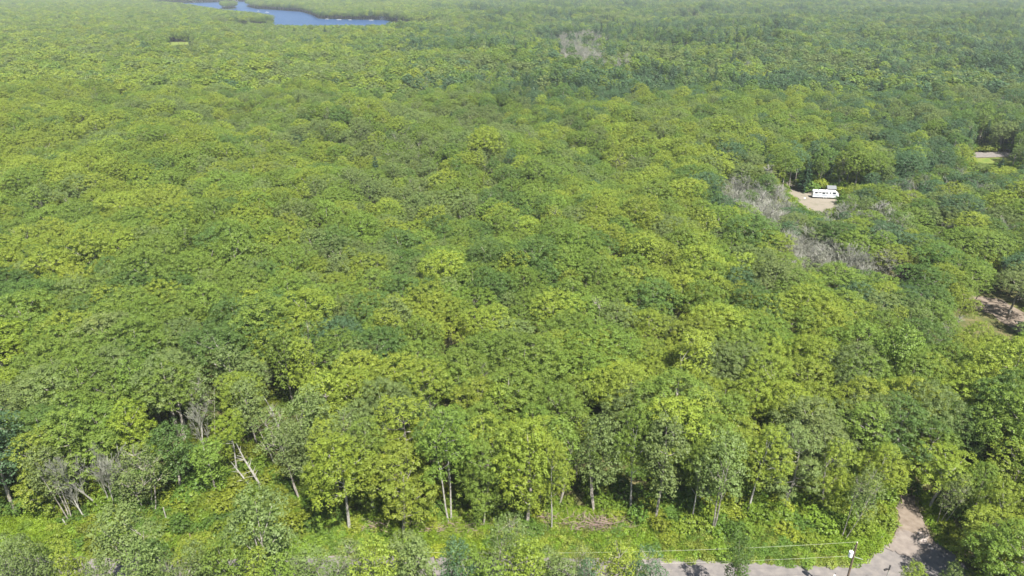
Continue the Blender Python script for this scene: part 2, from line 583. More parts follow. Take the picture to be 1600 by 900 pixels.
M_GRAVEL = mat('gravel', (0.135, 0.125, 0.122), 0.95, 0.1, ((0.19, 0.172, 0.16), .9, .35, .68), .5)
M_DIRT = mat('dirt', (0.135, 0.108, 0.086), 0.95, 0.1, ((0.20, 0.166, 0.135), .8, .35, .65), .5)
M_SAND = mat('sandy_lot', (0.20, 0.178, 0.145), 0.95, 0.1, ((0.145, 0.14, 0.10), .35, .5, .72), .3)
M_GRASS = mat('meadow', (0.10, 0.145, 0.03), 0.95, 0.05, ((0.15, 0.17, 0.045), .3, .4, .65), .4)
M_STRAW = mat('dry_clearing', (0.20, 0.18, 0.10), 0.95, 0.05, ((0.15, 0.17, 0.06), .1, .4, .65), .2)

ROAD_TOP = [(-260, 866), (0, 868), (300, 871), (700, 868), (1020, 873), (1180, 880), (1300, 884), (1340, 881), (1362, 866), (1385, 849), (1400, 845), (1470, 847), (1492, 868), (1530, 905), (1640, 962), (2000, 1000)]
RW = [ground(u, v) for u, v in ROAD_TOP]
sheet('gravel_road', RW + [(RW[-1][0], RW[-1][1] - 9)] + [(90, 57), (50, 63.5), (0, 65.5), (-60, 66), (RW[0][0], 65)], M_GRAVEL, .06, label='pale grey gravel road along the bottom edge', world=True, sub=6, jit=.18)
sheet('dirt_track', [(1392, 850), (1402, 825), (1404, 808), (1398, 790), (1402, 772), (1425, 772), (1436, 795), (1446, 822), (1462, 852)], M_DIRT, .12, label='rutted brown dirt track entering the forest', sub=4, jit=.15)
sheet('gravel_spill', [(1386, 858), (1394, 846), (1400, 836), (1412, 830), (1428, 836), (1440, 832), (1452, 846), (1462, 858), (1440, 866), (1410, 868)], mat('mixed_gravel', (0.15, 0.128, 0.115), 0.95, 0.1, ((0.205, 0.178, 0.158), .9, .35, .65), .5), .16, label='mixed dirt and gravel where the track meets the road', sub=6, jit=.3)
sheet('trailer_lot', [(1205, 300), (1222, 278), (1250, 278), (1262, 299), (1312, 299), (1318, 318), (1290, 340), (1250, 352), (1205, 350)], M_SAND, .05, label='sandy cleared lot round the white trailer')
sheet('logging_track', [(1392, 412), (1412, 414), (1425, 436), (1470, 455), (1530, 462), (1565, 468), (1605, 492), (1650, 520), (1650, 545), (1590, 520), (1550, 490), (1510, 482), (1450, 470), (1405, 445)], M_DIRT, .05, label='brown track winding through the trees at right')
sheet('side_road', [(1490, 239), (1545, 238), (1590, 237), (1700, 236), (1700, 242), (1590, 244), (1545, 246), (1490, 247)], M_GRAVEL, .10, label='grey road crossing the upper right', jit=.1)
sheet('meadow', [(1500, 248), (1600, 246), (1620, 258), (1580, 264), (1530, 264), (1500, 258)], M_GRASS, .05, label='small green meadow below the side road')
sheet('dry_clearing', [(905, 94), (940, 93), (1060, 95), (1075, 101), (1040, 108), (920, 107)], M_STRAW, .3, label='straw coloured clearing in front of the dark tree line')
sheet('grass_clearing', [(255, 66), (305, 66), (312, 75), (255, 75)], M_GRASS, .3, label='thin green clearing at upper left')

# lake
wm = bpy.data.materials.new('lake_water')
wm.use_nodes = True
nt = wm.node_tree
p = nt.nodes['Principled BSDF']
p.inputs['Base Color'].default_value = (0.018, 0.05, 0.125, 1)
p.inputs['Roughness'].default_value = 0.35
p.inputs['Specular IOR Level'].default_value = 0.15
g_ = nt.nodes.new('ShaderNodeNewGeometry')
mp = nt.nodes.new('ShaderNodeMapping'); mp.inputs['Scale'].default_value = (.06, .25, 1)
tn = nt.nodes.new('ShaderNodeTexNoise'); tn.inputs['Scale'].default_value = 1.0; tn.inputs['Detail'].default_value = 8
bp = nt.nodes.new('ShaderNodeBump'); bp.inputs['Strength'].default_value = 1.0; bp.inputs['Distance'].default_value = 1.2
nt.links.new(g_.outputs['Position'], mp.inputs[0]); nt.links.new(mp.outputs[0], tn.inputs['Vector'])
nt.links.new(tn.outputs[0], bp.inputs['Height']); nt.links.new(bp.outputs[0], p.inputs['Normal'])
sheet('lake', LAKE_W, wm, .25, label='blue lake with tree lined shores', world=True, sub=4, jit=2.0)
sheet('island', ISLE_W, M_GRASS, .6, label='small wooded island in the lake', world=True, jit=1.5)

# ------------------------------------------------------------------ where each kind stands
OPEN = [  # parts of the ground the photograph shows bare: no crown may stand in front of them
    [(1398, 846), (1404, 812), (1400, 790), (1424, 790), (1440, 815), (1452, 846)],
    [(1226, 284), (1238, 284), (1246, 300), (1266, 302), (1270, 297), (1308, 297), (1307, 314), (1302, 320), (1284, 330), (1262, 326), (1246, 314)],
    [(1398, 414), (1410, 416), (1418, 431), (1404, 434)],
    [(1528, 468), (1560, 474), (1574, 485), (1562, 487), (1530, 478)],
    [(1588, 498), (1604, 506), (1604, 516), (1592, 510)],
    [(1517, 238), (1588, 238), (1583, 253), (1545, 256), (1522, 252)],
    [(965, 96), (1046, 97), (1046, 99.5), (968, 99.5)],
    [(262, 66), (302, 66), (302, 70.5), (262, 70.5)],
    [(300, 7), (385, 10), (400, 15), (475, 20), (497, 30), (604, 33), (600, 38), (520, 39), (430, 38), (430, 24), (400, 19), (345, 14)],
]
EDGE = [(-400, 800), (0, 800), (120, 800), (215, 762), (300, 757), (380, 752), (470, 776), (500, 815), (1000, 806), (1130, 808), (1200, 795), (1330, 785), (1395, 775), (1450, 785), (1485, 830), (1500, 990), (2600, 990)]
EU, EV = np.array(EDGE).T


def far_side(u, v):
    return v < np.interp(u, EU, EV)


def blocked(x, y, z0, z1, r, polys=OPEN):
    b = np.zeros(x.shape, bool)
    for f, rr in ((0, .1), (.25, .15), (.45, .8), (.6, 1), (.75, 1), (.9, .8), (1, .2)):
        z = z0 + (z1 - z0) * f
        for s in (-1, -.5, 0, .5, 1):
            u, v, d = proj(x + s * rr * r, y, z)
            for P in polys: b |= inpoly(u, v, P)
    return b


# stand composition around points of the photograph: yellow green, mid green, deep green, olive, blue green, lime | ash, sparse, spruce, bare
ST = np.array([
    (100, 250, .52, .30, .05, .10, .00, .03, .08, .02, .00, .00), (350, 160, .36, .32, .06, .22, .02, .02, .15, .04, .00, .01),
    (300, 490, .05, .45, .42, .06, .02, .00, .10, .01, .00, .00), (150, 380, .32, .50, .10, .06, .00, .02, .06, .01, .00, .00),
    (50, 520, .42, .30, .12, .10, .00, .06, .10, .02, .00, .01), (600, 350, .20, .58, .14, .08, .00, .00, .10, .02, .00, .01),
    (740, 235, .08, .34, .10, .46, .02, .00, .40, .12, .01, .02), (600, 450, .26, .34, .10, .28, .02, .00, .25, .06, .00, .01),
    (860, 430, .26, .50, .12, .10, .02, .00, .12, .02, .00, .00), (1000, 330, .40, .46, .08, .06, .00, .00, .08, .01, .00, .00),
    (1150, 450, .54, .34, .06, .06, .00, .00, .06, .01, .00, .00), (1100, 200, .60, .28, .04, .08, .00, .00, .08, .02, .00, .00),
    (1350, 620, .56, .26, .05, .13, .00, .00, .10, .02, .00, .00), (900, 620, .30, .50, .10, .08, .02, .00, .12, .02, .00, .00),
    (650, 640, .28, .48, .10, .12, .00, .02, .12, .03, .00, .00), (150, 620, .20, .36, .12, .26, .04, .02, .35, .06, .00, .02),
    (400, 620, .24, .34, .08, .28, .02, .04, .35, .12, .00, .04), (1450, 380, .20, .42, .18, .10, .10, .00, .22, .05, .10, .02),
    (1500, 140, .04, .22, .18, .14, .42, .00, .25, .05, .16, .01), (1250, 250, .18, .30, .14, .16, .22, .00, .25, .06, .10, .01),
    (1450, 280, .20, .28, .08, .30, .14, .00, .35, .22, .05, .09), (1000, 50, .08, .30, .14, .26, .22, .00, .30, .06, .08, .01), (300, 50, .20, .30, .06, .40, .04, .00, .25, .06, .03, .01),
    (1250, 480, .50, .34, .06, .10, .00, .00, .06, .02, .00, .00), (1500, 560, .36, .40, .10, .14, .00, .00, .15, .03, .01, .00), (1350, 180, .08, .30, .16, .16, .30, .00, .25, .05, .12, .00),
    (970, 85, .02, .22, .28, .14, .34, .00, .30, .06, .35, .02), (900, 200, .12, .40, .14, .30, .04, .00, .30, .06, .01, .01), (500, 250, .34, .36, .06, .22, .00, .02, .20, .04, .00, .00),
    (1180, 215, .66, .26, .02, .06, .00, .00, .05, .00, .00, .00), (1040, 190, .60, .28, .04, .08, .00, .00, .08, .00, .00, .00), (1270, 205, .50, .3, .06, .10, .04, .00, .12, .02, .02, .00),
    (1330, 130, .04, .22, .20, .14, .40, .00, .45, .04, .14, .00), (1520, 190, .02, .18, .26, .10, .44, .00, .45, .04, .22, .00), (1560, 60, .02, .20, .18, .18, .42, .00, .45, .04, .14, .00),
    (1300, 265, .04, .26, .26, .08, .36, .00, .45, .04, .16, .00), (1400, 230, .04, .26, .20, .14, .36, .00, .45, .06, .10, .00), (200, 120, .56, .26, .04, .12, .00, .02, .06, .02, .00, .00),
    (60, 180, .62, .22, .02, .08, .00, .06, .04, .02, .00, .00), (780, 160, .12, .40, .12, .30, .06, .00, .35, .04, .02, .00), (620, 215, .10, .32, .08, .50, .00, .00, .45, .10, .02, .01),
    (560, 130, .40, .36, .04, .18, .00, .00, .12, .02, .00, .00), (850, 130, .10, .40, .20, .20, .10, .00, .30, .03, .05, .00), (300, 300, .50, .36, .06, .06, .00, .02, .05, .00, .00, .00),
    (520, 500, .12, .36, .20, .26, .06, .00, .25, .06, .00, .01), (200, 480, .06, .40, .50, .04, .00, .00, .06, .00, .00, .00), (420, 400, .30, .50, .14, .06, .00, .00, .05, .00, .00, .00)])
TONES = np.array([(.178, .232, .030), (.126, .190, .030), (.080, .140, .031), (.128, .176, .052), (.066, .122, .054), (.172, .232, .026)])
TNAME = ['yellow green', 'mid green', 'deep green', 'olive green', 'blue green', 'lime yellow']
BARE_ZONES = [([(1105, 262), (1150, 262), (1225, 285), (1235, 335), (1300, 350), (1370, 378), (1375, 402), (1280, 405), (1225, 395), (1200, 335), (1150, 300)], .93),
              ([(868, 50), (940, 50), (948, 92), (876, 90)], .9), ([(950, 82), (990, 82), (995, 98), (950, 98)], .5),
              ([(1400, 275), (1500, 262), (1600, 258), (1600, 330), (1480, 325), (1410, 320)], .3)]

s = 6.3
gy = np.arange(40, 2450, s * .87)
rows = []
for i, y in enumerate(gy):
    w = .86 * y + 70
    x = np.arange(-w, w, s * (1 + .10 * (y > 900))) + (s / 2 if i % 2 else 0)
    rows.append(np.stack([x, np.full(len(x), y)], 1))
P = np.vstack(rows)
P += rng.uniform(-.40, .40, P.shape) * s
BZ = []                                                        # the grey thickets stand closer together
for u0, u1, v0, v1, nn in ((1115, 1225, 310, 400, 46), (1190, 1390, 370, 450, 85), (1400, 1600, 300, 360, 40), (875, 945, 76, 106, 130)):
    for _ in range(nn):
        BZ.append(ground(rng.uniform(u0, u1), rng.uniform(v0, v1)))
P = np.vstack([P, np.array(BZ)])
x, y = P.T
n = len(x)
isbz = np.arange(n) >= n - len(BZ)
size = np.clip(rng.normal(1, .17, n), .62, 1.5)
hgt = H0 * (.92 + .16 * np.sin(x / 23 + y / 31) * .4 + rng.normal(0, .06, n)) * (.55 + .45 * size)
zt = terrain(x, y)
u, v, d = proj(x, y, zt + hgt * .85)
ub, vb, db = proj(x, y, zt)
w = np.exp(-(((u[:, None] - ST[None, :, 0]) / 105) ** 2 + ((v[:, None] - ST[None, :, 1]) / 42) ** 2) / 2) + 1e-9
w /= w.sum(1, keepdims=True)
comp = w @ ST[:, 2:]
# stands clump: a slow noise pushes a neighbourhood to one tone
clump = np.stack([np.sin(x / (11 + 3 * k) + k * 2.1 + y / (19 + k)) * np.sin(y / (14 + 2 * k) + k) for k in range(6)], 1)
# stands: beyond the near slope the forest changes in broad patches (dark mixed conifer stands, pale ones, maple ridges)
st = np.sin(x / 95 + 1.7 * np.sin(y / 140) + 1) * np.sin(y / 62 + 1.3 * np.sin(x / 170)) + .35 * np.sin(x / 37 + y / 51)
dark = smooth(.25, .6, st) * smooth(330, 480, y) * smooth(-200, 150, x / np.maximum(y, 1) * 1000 + 120)
pale = smooth(.3, .7, -st) * smooth(200, 400, y)
comp[:, 4] += 1.1 * dark; comp[:, 2] += .5 * dark; comp[:, 8] += .38 * dark; comp[:, 6] += .2 * dark
comp[:, 0] *= 1 - .8 * dark
comp[:, 3] += .5 * pale
tp = np.clip(comp[:, :6], 0, None) * np.exp(1.0 * clump)
tp /= tp.sum(1, keepdims=True)
tone = (rng.random(n)[:, None] > np.cumsum(tp, 1)).sum(1).clip(0, 5)
kp = comp[:, 6:10].copy()
for poly, pr in BARE_ZONES:
    m = inpoly(u, v, poly)
    kp[m] = np.array([.03, .06, .01, pr - .05])
kr = rng.random(n)
kc = np.cumsum(kp, 1)
kind = np.where(kr < kc[:, 0], 'ash', np.where(kr < kc[:, 1], 'sparse', np.where(kr < kc[:, 2], 'spruce', np.where(kr < kc[:, 3], 'bare', 'maple'))))
isz = isbz.copy()
for poly, pr in BARE_ZONES: isz |= inpoly(u, v, poly)
kind[isbz] = 'bare'
hgt = hgt * (1 + .22 * dark * (x == x))
hgt = np.where(kind == 'spruce', hgt * rng.uniform(.85, 1.12, n), hgt)
hgt = np.where(kind == 'bare', hgt * rng.uniform(.75, 1.0, n), hgt)
hgt = np.where((u > 1100) & (v > 255) & (v < 480) & (u > 1100 + (v - 260) * .9), hgt * .82, hgt)
in_lake = inpoly(x, y, LAKE_W) & ~inpoly(x, y, ISLE_W)
keep = far_side(ub, vb) & ~in_lake
blk = blocked(x, y, zt, zt + hgt, 3.6 * size)
low = keep & blk                                               # there only shrubs may grow
keep &= ~blk | inpoly(x, y, ISLE_W) | (np.isin(kind, ['bare']) & ((u < 1238) | (v > 338)) & (v < 420) & (u > 1180) & (u < 1320) & ~inpoly(ub, vb, OPEN[1]))
# hand placed trees -------------------------------------------------------
TREES = []                                                     # dict(x,y,h,w,kind,tone,lean,label)


def hand(ub, vb, vt, wpx, kind, tone, label, lean=0., fwd=None, leany=0.):
    if fwd is None:
        gx, gy_ = ground(ub, vb)
    else:
        gy_ = fwd
        gx = (ub - 800) / FPX * (gy_ * CP + CAM_H * SP)
    h = height_at(vt, gy_)
    dd = gy_ * CP - (h * .7 - CAM_H) * SP
    TREES.append(dict(x=gx, y=gy_, h=h, w=wpx / FPX * dd, kind=kind, tone=tone, lean=lean, leany=leany, label=label))


YG, MG, DG, OL, BG, LI = range(6)
T = hand
T(28, 806, 640, 120, 'ash', BG, 'big dull blue green ash at the left edge above the grassy verge')
T(82, 800, 680, 95, 'edge', YG, 'rounded yellow green maple right of the dull ash at the left edge')
T(112, 815, 702, 75, 'ash', OL, 'grey green ash with a pale leaning trunk, left of the bare trees', -6)
T(140, 812, 728, 60, 'bare', 0, 'shortest of the pale bare trees at lower left, leaning left', -14)
T(163, 800, 690, 70, 'bare', 0, 'tall pale bare tree leaning left, tallest of the lower left cluster', -10)
T(176, 796, 698, 50, 'bare', 0, 'thin pale bare tree in the middle of the lower left cluster', -4)
T(197, 798, 684, 80, 'bare', 0, 'wide topped bare grey tree at the right of the lower left cluster', 5)
T(236, 806, 700, 95, 'sparse', OL, 'thin brownish grey several stemmed tree beside the lower left bare trees')
T(285, 772, 664, 85, 'ash', DG, 'dark green ash rising right of the thin brownish tree')
T(222, 735, 628, 85, 'edge', LI, 'lime yellow maple standing behind the bare trees at lower left')
T(322, 730, 645, 65, 'bare', 0, 'bare grey topped tree just left of the small lime maple')
T(340, 770, 690, 70, 'ash', MG, 'mid green ash in front of the small lime maple')
T(372, 742, 648, 58, 'tall', LI, 'small lime yellow maple with a thin white trunk showing')
T(412, 770, 690, 40, 'snag', 0, 'broken white snag leaning left above the shrubs', -17)
T(400, 772, 716, 30, 'snag', 0, 'shorter white snag leaning left against the taller snag', -25)
T(447, 690, 616, 34, 'snag', 0, 'white split snag deeper in the canopy at left centre', -14)
T(376, 610, 518, 62, 'bare', 0, 'grey bare tree standing among crowns at left centre')
T(838, 590, 512, 56, 'bare', 0, 'lone grey bare tree among the crowns at the centre')
T(252, 640, 590, 34, 'bare', 0, 'small dark bare top between green crowns at left')
T(1458, 545, 486, 50, 'bare', 0, 'grey bare tree among yellow green crowns at right')
T(440, 735, 640, 85, 'sparse', OL, 'thin olive tree with bare upper twigs behind the white snags')
T(472, 780, 662, 70, 'ash', OL, 'olive ash with two pale stems left of the forked yellow maple')
T(546, 830, 686, 128, 'tall', LI, 'bright yellow maple on two leaning pale trunks at the verge', -3)
T(628, 830, 700, 118, 'edge', YG, 'yellow green maple leafy to the ground right of the two trunked maple')
T(585, 800, 655, 90, 'edge', MG, 'mid green maple behind and between the two yellow verge maples')
T(706, 822, 640, 105, 'tall', MG, 'tall mid green maple at the verge left of the centre')
T(752, 822, 690, 78, 'edge', MG, 'narrow mid green maple at the verge near the centre')
T(823, 822, 662, 112, 'edge', YG, 'broad yellow green maple at the verge left of the forked pale trunks')
T(862, 826, 690, 62, 'tall', YG, 'slim maple on forked pale trunks beside the brush pile')
T(932, 800, 655, 88, 'ash', OL, 'olive ash on thin pale stems behind the brush pile')
T(985, 800, 640, 84, 'tall', MG, 'mid green maple right of the olive ash behind the brush pile')
T(1024, 818, 654, 98, 'ash', OL, 'tall greyish ash with a dense crown between brush pile and pale oak')
T(1080, 818, 690, 62, 'tall', MG, 'slim green maple on a thin pale trunk left of the pale olive ash')
T(1112, 828, 678, 92, 'ash', OL, 'pale olive ash on a light trunk above the small dark roadside tree')
T(1166, 808, 668, 90, 'tall', YG, 'yellow green maple with a slanting trunk right of the pale olive ash', 8)
T(1222, 800, 672, 100, 'edge', OL, 'olive maple at the back of the shrub slope right of centre')
T(1288, 806, 690, 84, 'edge', YG, 'yellow green maple behind the shrub slope left of the thin leaning tree')
T(1318, 842, 735, 62, 'sparse', OL, 'thin sparse tree leaning right on the shrub slope above the pole', 9)
T(1362, 805, 700, 84, 'tall', YG, 'yellow green maple at the left side of the dirt track')
T(1450, 790, 700, 100, 'tall', YG, 'yellow green maple arching over the inner end of the dirt track')
T(1466, 822, 742, 48, 'sparse', OL, 'thin pale stemmed sapling at the right side of the dirt track', 8)
T(1560, 800, 690, 120, 'edge', YG, 'broad yellow green maple behind the round roadside maple')
T(1512, 815, 725, 60, 'edge', MG, 'mid green maple between the track and the round roadside maple')
T(1553, 905, 815, 140, 'edge', YG, 'round yellow green maple at the bottom right corner by the gravel', 0, 70)
T(1668, 900, 782, 130, 'edge', YG, 'broad maple cut by the right edge above the gravel road', 0, 74)
# near side of the road
T(432, 900, 768, 118, 'ash', OL, 'pale olive round headed tree at the bottom, left of the watermark area'.replace(', left of the watermark area', ' edge left of the yellow verge maple'), 0, 66)
T(222, 900, 796, 116, 'ash', OL, 'round grey green willow like tree at the bottom left', 0, 67)
T(1136, 900, 836, 62, 'ash', DG, 'small dark green tree standing against the gravel road', 0, 66)
T(796, 900, 808, 88, 'sparse', OL, 'thin greyish tree at the bottom centre overlapping the verge', 0, 66)
T(905, 900, 856, 60, 'sparse', OL, 'slender sapling poking up at the bottom right of the centre', 0, 65)
T(640, 905, 842, 105, 'ash', OL, 'olive roadside tree at the bottom left of the centre', 0, 64)
T(560, 905, 850, 90, 'sparse', OL, 'thin olive roadside tree left of the bottom centre', 0, 64)
T(735, 905, 858, 80, 'ash', MG, 'mid green small tree at the bottom edge near the centre', 0, 63)
T(850, 905, 862, 80, 'ash', OL, 'olive small tree at the bottom edge right of the thin greyish tree', 0, 64)
T(970, 905, 866, 90, 'ash', YG, 'yellow green small tree at the bottom edge left of the open gravel', 0, 63)
T(30, 905, 850, 110, 'sparse', OL, 'pale thin leaved tree in the bottom left corner', 0, 65)
T(110, 905, 862, 90, 'ash', MG, 'mid green small tree at the bottom edge right of the corner', 0, 63)
T(330, 905, 848, 100, 'ash', YG, 'yellow green small tree at the bottom edge between willow and olive tree', 0, 66)
T(268, 905, 850, 75, 'ash', DG, 'deep green small tree tucked behind the grey willow', 0, 65)
T(480, 908, 872, 60, 'ash', OL, 'low olive tree at the bottom edge below the yellow verge maple', 0, 62)
T(1410, 905, 880, 42, 'ash', YG, 'light green sapling at the bottom edge below the dirt track', 0, 66)
T(1470, 905, 882, 40, 'ash', OL, 'light olive sapling at the bottom edge left of the round maple', 0, 66)
T(1556, 286, 246, 24, 'spruce', 0, 'lone tall spruce standing in front of the small green meadow')
T(1487, 300, 264, 17, 'spruce', 0, 'slim spruce left of the meadow among greyish trees')
T(1238, 275, 232, 20, 'spruce', 0, 'spruce behind the left end of the trailer lot')
T(1215, 285, 240, 20, 'spruce', 0, 'spruce at the left back corner of the trailer lot')
rq = random.Random(5)
FN = ['left corner', 'left corner', 'grey willow', 'grey willow', 'pale olive round tree', 'two trunked yellow maple', 'yellow verge maples', 'brush pile']
uu = -45
kf = 0
while uu < 1000:
    tone_ = rq.choice([OL, OL, MG, YG, BG])
    vt_ = rq.uniform(842, 880)
    kd_ = rq.choice(['ash', 'ash', 'ash', 'sparse'])
    T(uu, 905, vt_, rq.uniform(60, 95), kd_, tone_, f"{['yellow green', 'mid green', 'deep green', 'olive', 'blue green'][tone_]} {'sparse ' if kd_ == 'sparse' else ''}treetop {['first', 'second', 'third', 'fourth', 'fifth', 'sixth', 'seventh', 'eighth', 'ninth', 'tenth', 'eleventh', 'twelfth', 'thirteenth', 'fourteenth', 'fifteenth', 'sixteenth', 'seventeenth', 'eighteenth', 'nineteenth', 'twentieth', 'twenty first', 'twenty second', 'twenty third', 'twenty fourth'][kf]} from the left in the bottom row", 0, rq.uniform(59.5, 62.5))
    uu += rq.uniform(38, 62); kf += 1
HX = np.array([t['x'] for t in TREES]); HY = np.array([t['y'] for t in TREES])
near = (y < 260)
dm = np.full(n, 1e9)
dm[near] = np.sqrt((x[near][:, None] - HX) ** 2 + (y[near][:, None] - HY) ** 2).min(1)
keep &= dm > 4.2
RVX, RVY = ground(1290, 308)
for gu, gv in ((1548, 476),):
    qx, qy = ground(gu, gv)
    keep &= np.hypot(x - qx - 3.5, y - qy + 5) > 5.0
keep &= ~((np.hypot(x - RVX - 5.5, y - RVY + 6) < 10) | (np.hypot(x - RVX, y - RVY) < 6.5))
# keep the hand placed bare tops in view: thin what stands right before them
for t in TREES:
    if t['kind'] in ('bare', 'snag') and t['y'] > 84:
        keep &= ~((np.abs(x - t['x']) < 1.8) & (y < t['y']) & (y > t['y'] - 4.5))

inview = (u > -90) & (u < 1690) & (v > -60)
LOWX, LOWY = x[low], y[low]
KGROUP = {'maple': 'maple_tree', 'edge': 'maple_tree', 'tall': 'maple_tree', 'ash': 'ash_tree', 'sparse': 'ash_tree', 'spruce': 'spruce_tree', 'bare': 'bare_tree', 'snag': 'bare_tree', 'dry': 'bare_tree'}
count = {}
for t in TREES: count[KGROUP[t['kind']]] = count.get(KGROUP[t['kind']], 0) + 1
order = np.argsort(d)
single = np.zeros(n, bool)
visible_range = (u > 0) & (u < 1600) & (v > 0)
for i in order:
    if not keep[i] or not visible_range[i]: continue
    kg = KGROUP[str(kind[i])]
    if count.get(kg, 0) >= 300: continue
    count[kg] = count.get(kg, 0) + 1
    single[i] = True

# ------------------------------------------------------------------ landmarks used in the labels
LM = [('the pole', 45, 67), ('the brush pile', *ground(925, 815)), ('the two trunked maple', *ground(546, 830)), ('the boulders', *ground(1442, 842)),
      ('the bare trees', *ground(170, 800)), ('the white snags', *ground(408, 770)), ('the pale olive ash', *ground(1112, 828)), ('the round roadside maple', 51, 71),
      ('the white trailer', *ground(1290, 308)), ('the lone bare centre tree', *ground(838, 590)), ('the left bare tree', *ground(376, 610)), ('the right bare tree', *ground(1458, 545))]
NUM = ['no', 'one', 'two', 'three', 'four', 'five', 'six', 'seven', 'eight', 'nine', 'ten', 'eleven', 'twelve', 'thirteen', 'fourteen', 'fifteen', 'sixteen', 'seventeen', 'eighteen', 'nineteen', 'twenty']
USED = set(t['label'] for t in TREES)
KW = {'maple': 'maple', 'edge': 'maple', 'ash': 'ash', 'sparse': 'sparse ash', 'spruce': 'spruce', 'bare': 'bare tree'}


def label_for(i):
    k = str(kind[i])
    sz = 'broad' if size[i] > 1.13 else 'small' if size[i] < .87 else ''
    colour = {'spruce': 'dark green pointed', 'bare': 'grey leafless'}.get(k, TNAME[tone[i]])
    if y[i] > 330 and k in ('spruce', 'bare'):
        side = 'left' if u[i] < 530 else 'right' if u[i] > 1070 else 'middle'
        dep = 'far' if y[i] < 700 else 'farthest'
        if k == 'spruce':
            return f'dark pointed spruce among the {dep} broadleaf crowns at the {side}', f'spruces in the {dep} forest at the {side}'
        return f'grey leafless tree among the {dep} crowns at the {side}', f'bare trees in the {dep} forest at the {side}'
    c = sorted(LM, key=lambda L: (L[1] - x[i]) ** 2 + (L[2] - y[i]) ** 2)
    for L in c:
        dx, dy = (x[i] - L[1]) / 6.7, (y[i] - L[2]) / 5.8
        ix, iy = min(round(abs(dx)), 20), min(round(abs(dy)), 20)
        parts = []
        if iy: parts.append(f"{NUM[iy]} {'row' if iy == 1 else 'rows'} {'behind' if dy > 0 else 'before'}")
        if ix: parts.append(f"{NUM[ix]} {'crown' if ix == 1 else 'crowns'} {'right' if dx > 0 else 'left'} of")
        if not parts: parts = ['close beside']
        if len(parts) == 2: parts = [parts[0] + ' and ' + parts[1]]
        s_ = ' '.join(f'{sz} {colour} {KW[k]} {parts[0]} {L[0]}'.split())
        if s_ not in USED and len(s_.split()) <= 16: break
    USED.add(s_)
    return s_, {'maple': 'maples of the closed canopy', 'ash': 'ashes in the canopy', 'sparse': 'ashes in the canopy', 'spruce': 'spruces among the broadleaf trees', 'bare': 'bare trees in the canopy'}[k]


def tint(tn):
    c = TONES[tn] * rng.uniform(.88, 1.14)
    return [float(a) for a in c * rng.uniform(.97, 1.03, 3)]


def plant(kd, px, py, pz, h, wid, tn, label, group, lean=0., leany=0., var=None):
    lib = LIB[kd]
    L = lib[rng.integers(len(lib)) if var is None else var % len(lib)]
    base_w = {'maple': 9.6, 'edge': 9.0, 'tall': 8.8, 'ash': 7.6, 'sparse': 7.2, 'spruce': 6.0, 'bare': 8.0, 'dry': 7.4, 'snag': 3.5}[kd]
    sz = h / L['h']
    sx = wid / base_w
    root = empty(KGROUP[kd], (px, py, pz), (R(leany), R(lean), 0), (1, 1, 1))
    tag(root, label, 'tree', group)
    rz = rng.random() * 6.28
    for nm in ('trunk', 'crown'):
        o = link(nm if kd not in ('bare', 'snag') or nm == 'trunk' else 'branches', L[nm], root, (0, 0, 0), (0, 0, rz), (sx, sx, sz))
        if nm == 'crown' and kd not in ('bare', 'snag'): o['tint'] = tn
    return root


for i, t in enumerate(TREES):
    plant(t['kind'], t['x'], t['y'], 0, t['h'], t['w'], tint(t['tone']) if t['kind'] != 'spruce' else [.04, .08, .038], t['label'], None, t['lean'], t['leany'], i)
for i in np.nonzero(single)[0]:
    lab, grp = label_for(i)
    k = str(kind[i])
    base = {'maple': 10.4, 'ash': 7.6, 'sparse': 7.2, 'spruce': 6.6, 'bare': 8.0}[k]
    tn = [.035, .075, .035] if k == 'spruce' else tint(tone[i])
    kk = ('edge', 'tall')[i % 2] if (k == 'maple' and y[i] < 92) else k
    if k == 'bare' and (y[i] > 450 or (isz[i] and i % 5 < 2)):
        kk = 'dry'; g0 = rng.uniform(.8, 1.1); tn = [.195 * g0, .205 * g0, .16 * g0]
    plant(kk, x[i], y[i], zt[i], hgt[i], base * size[i], tn, lab, grp)


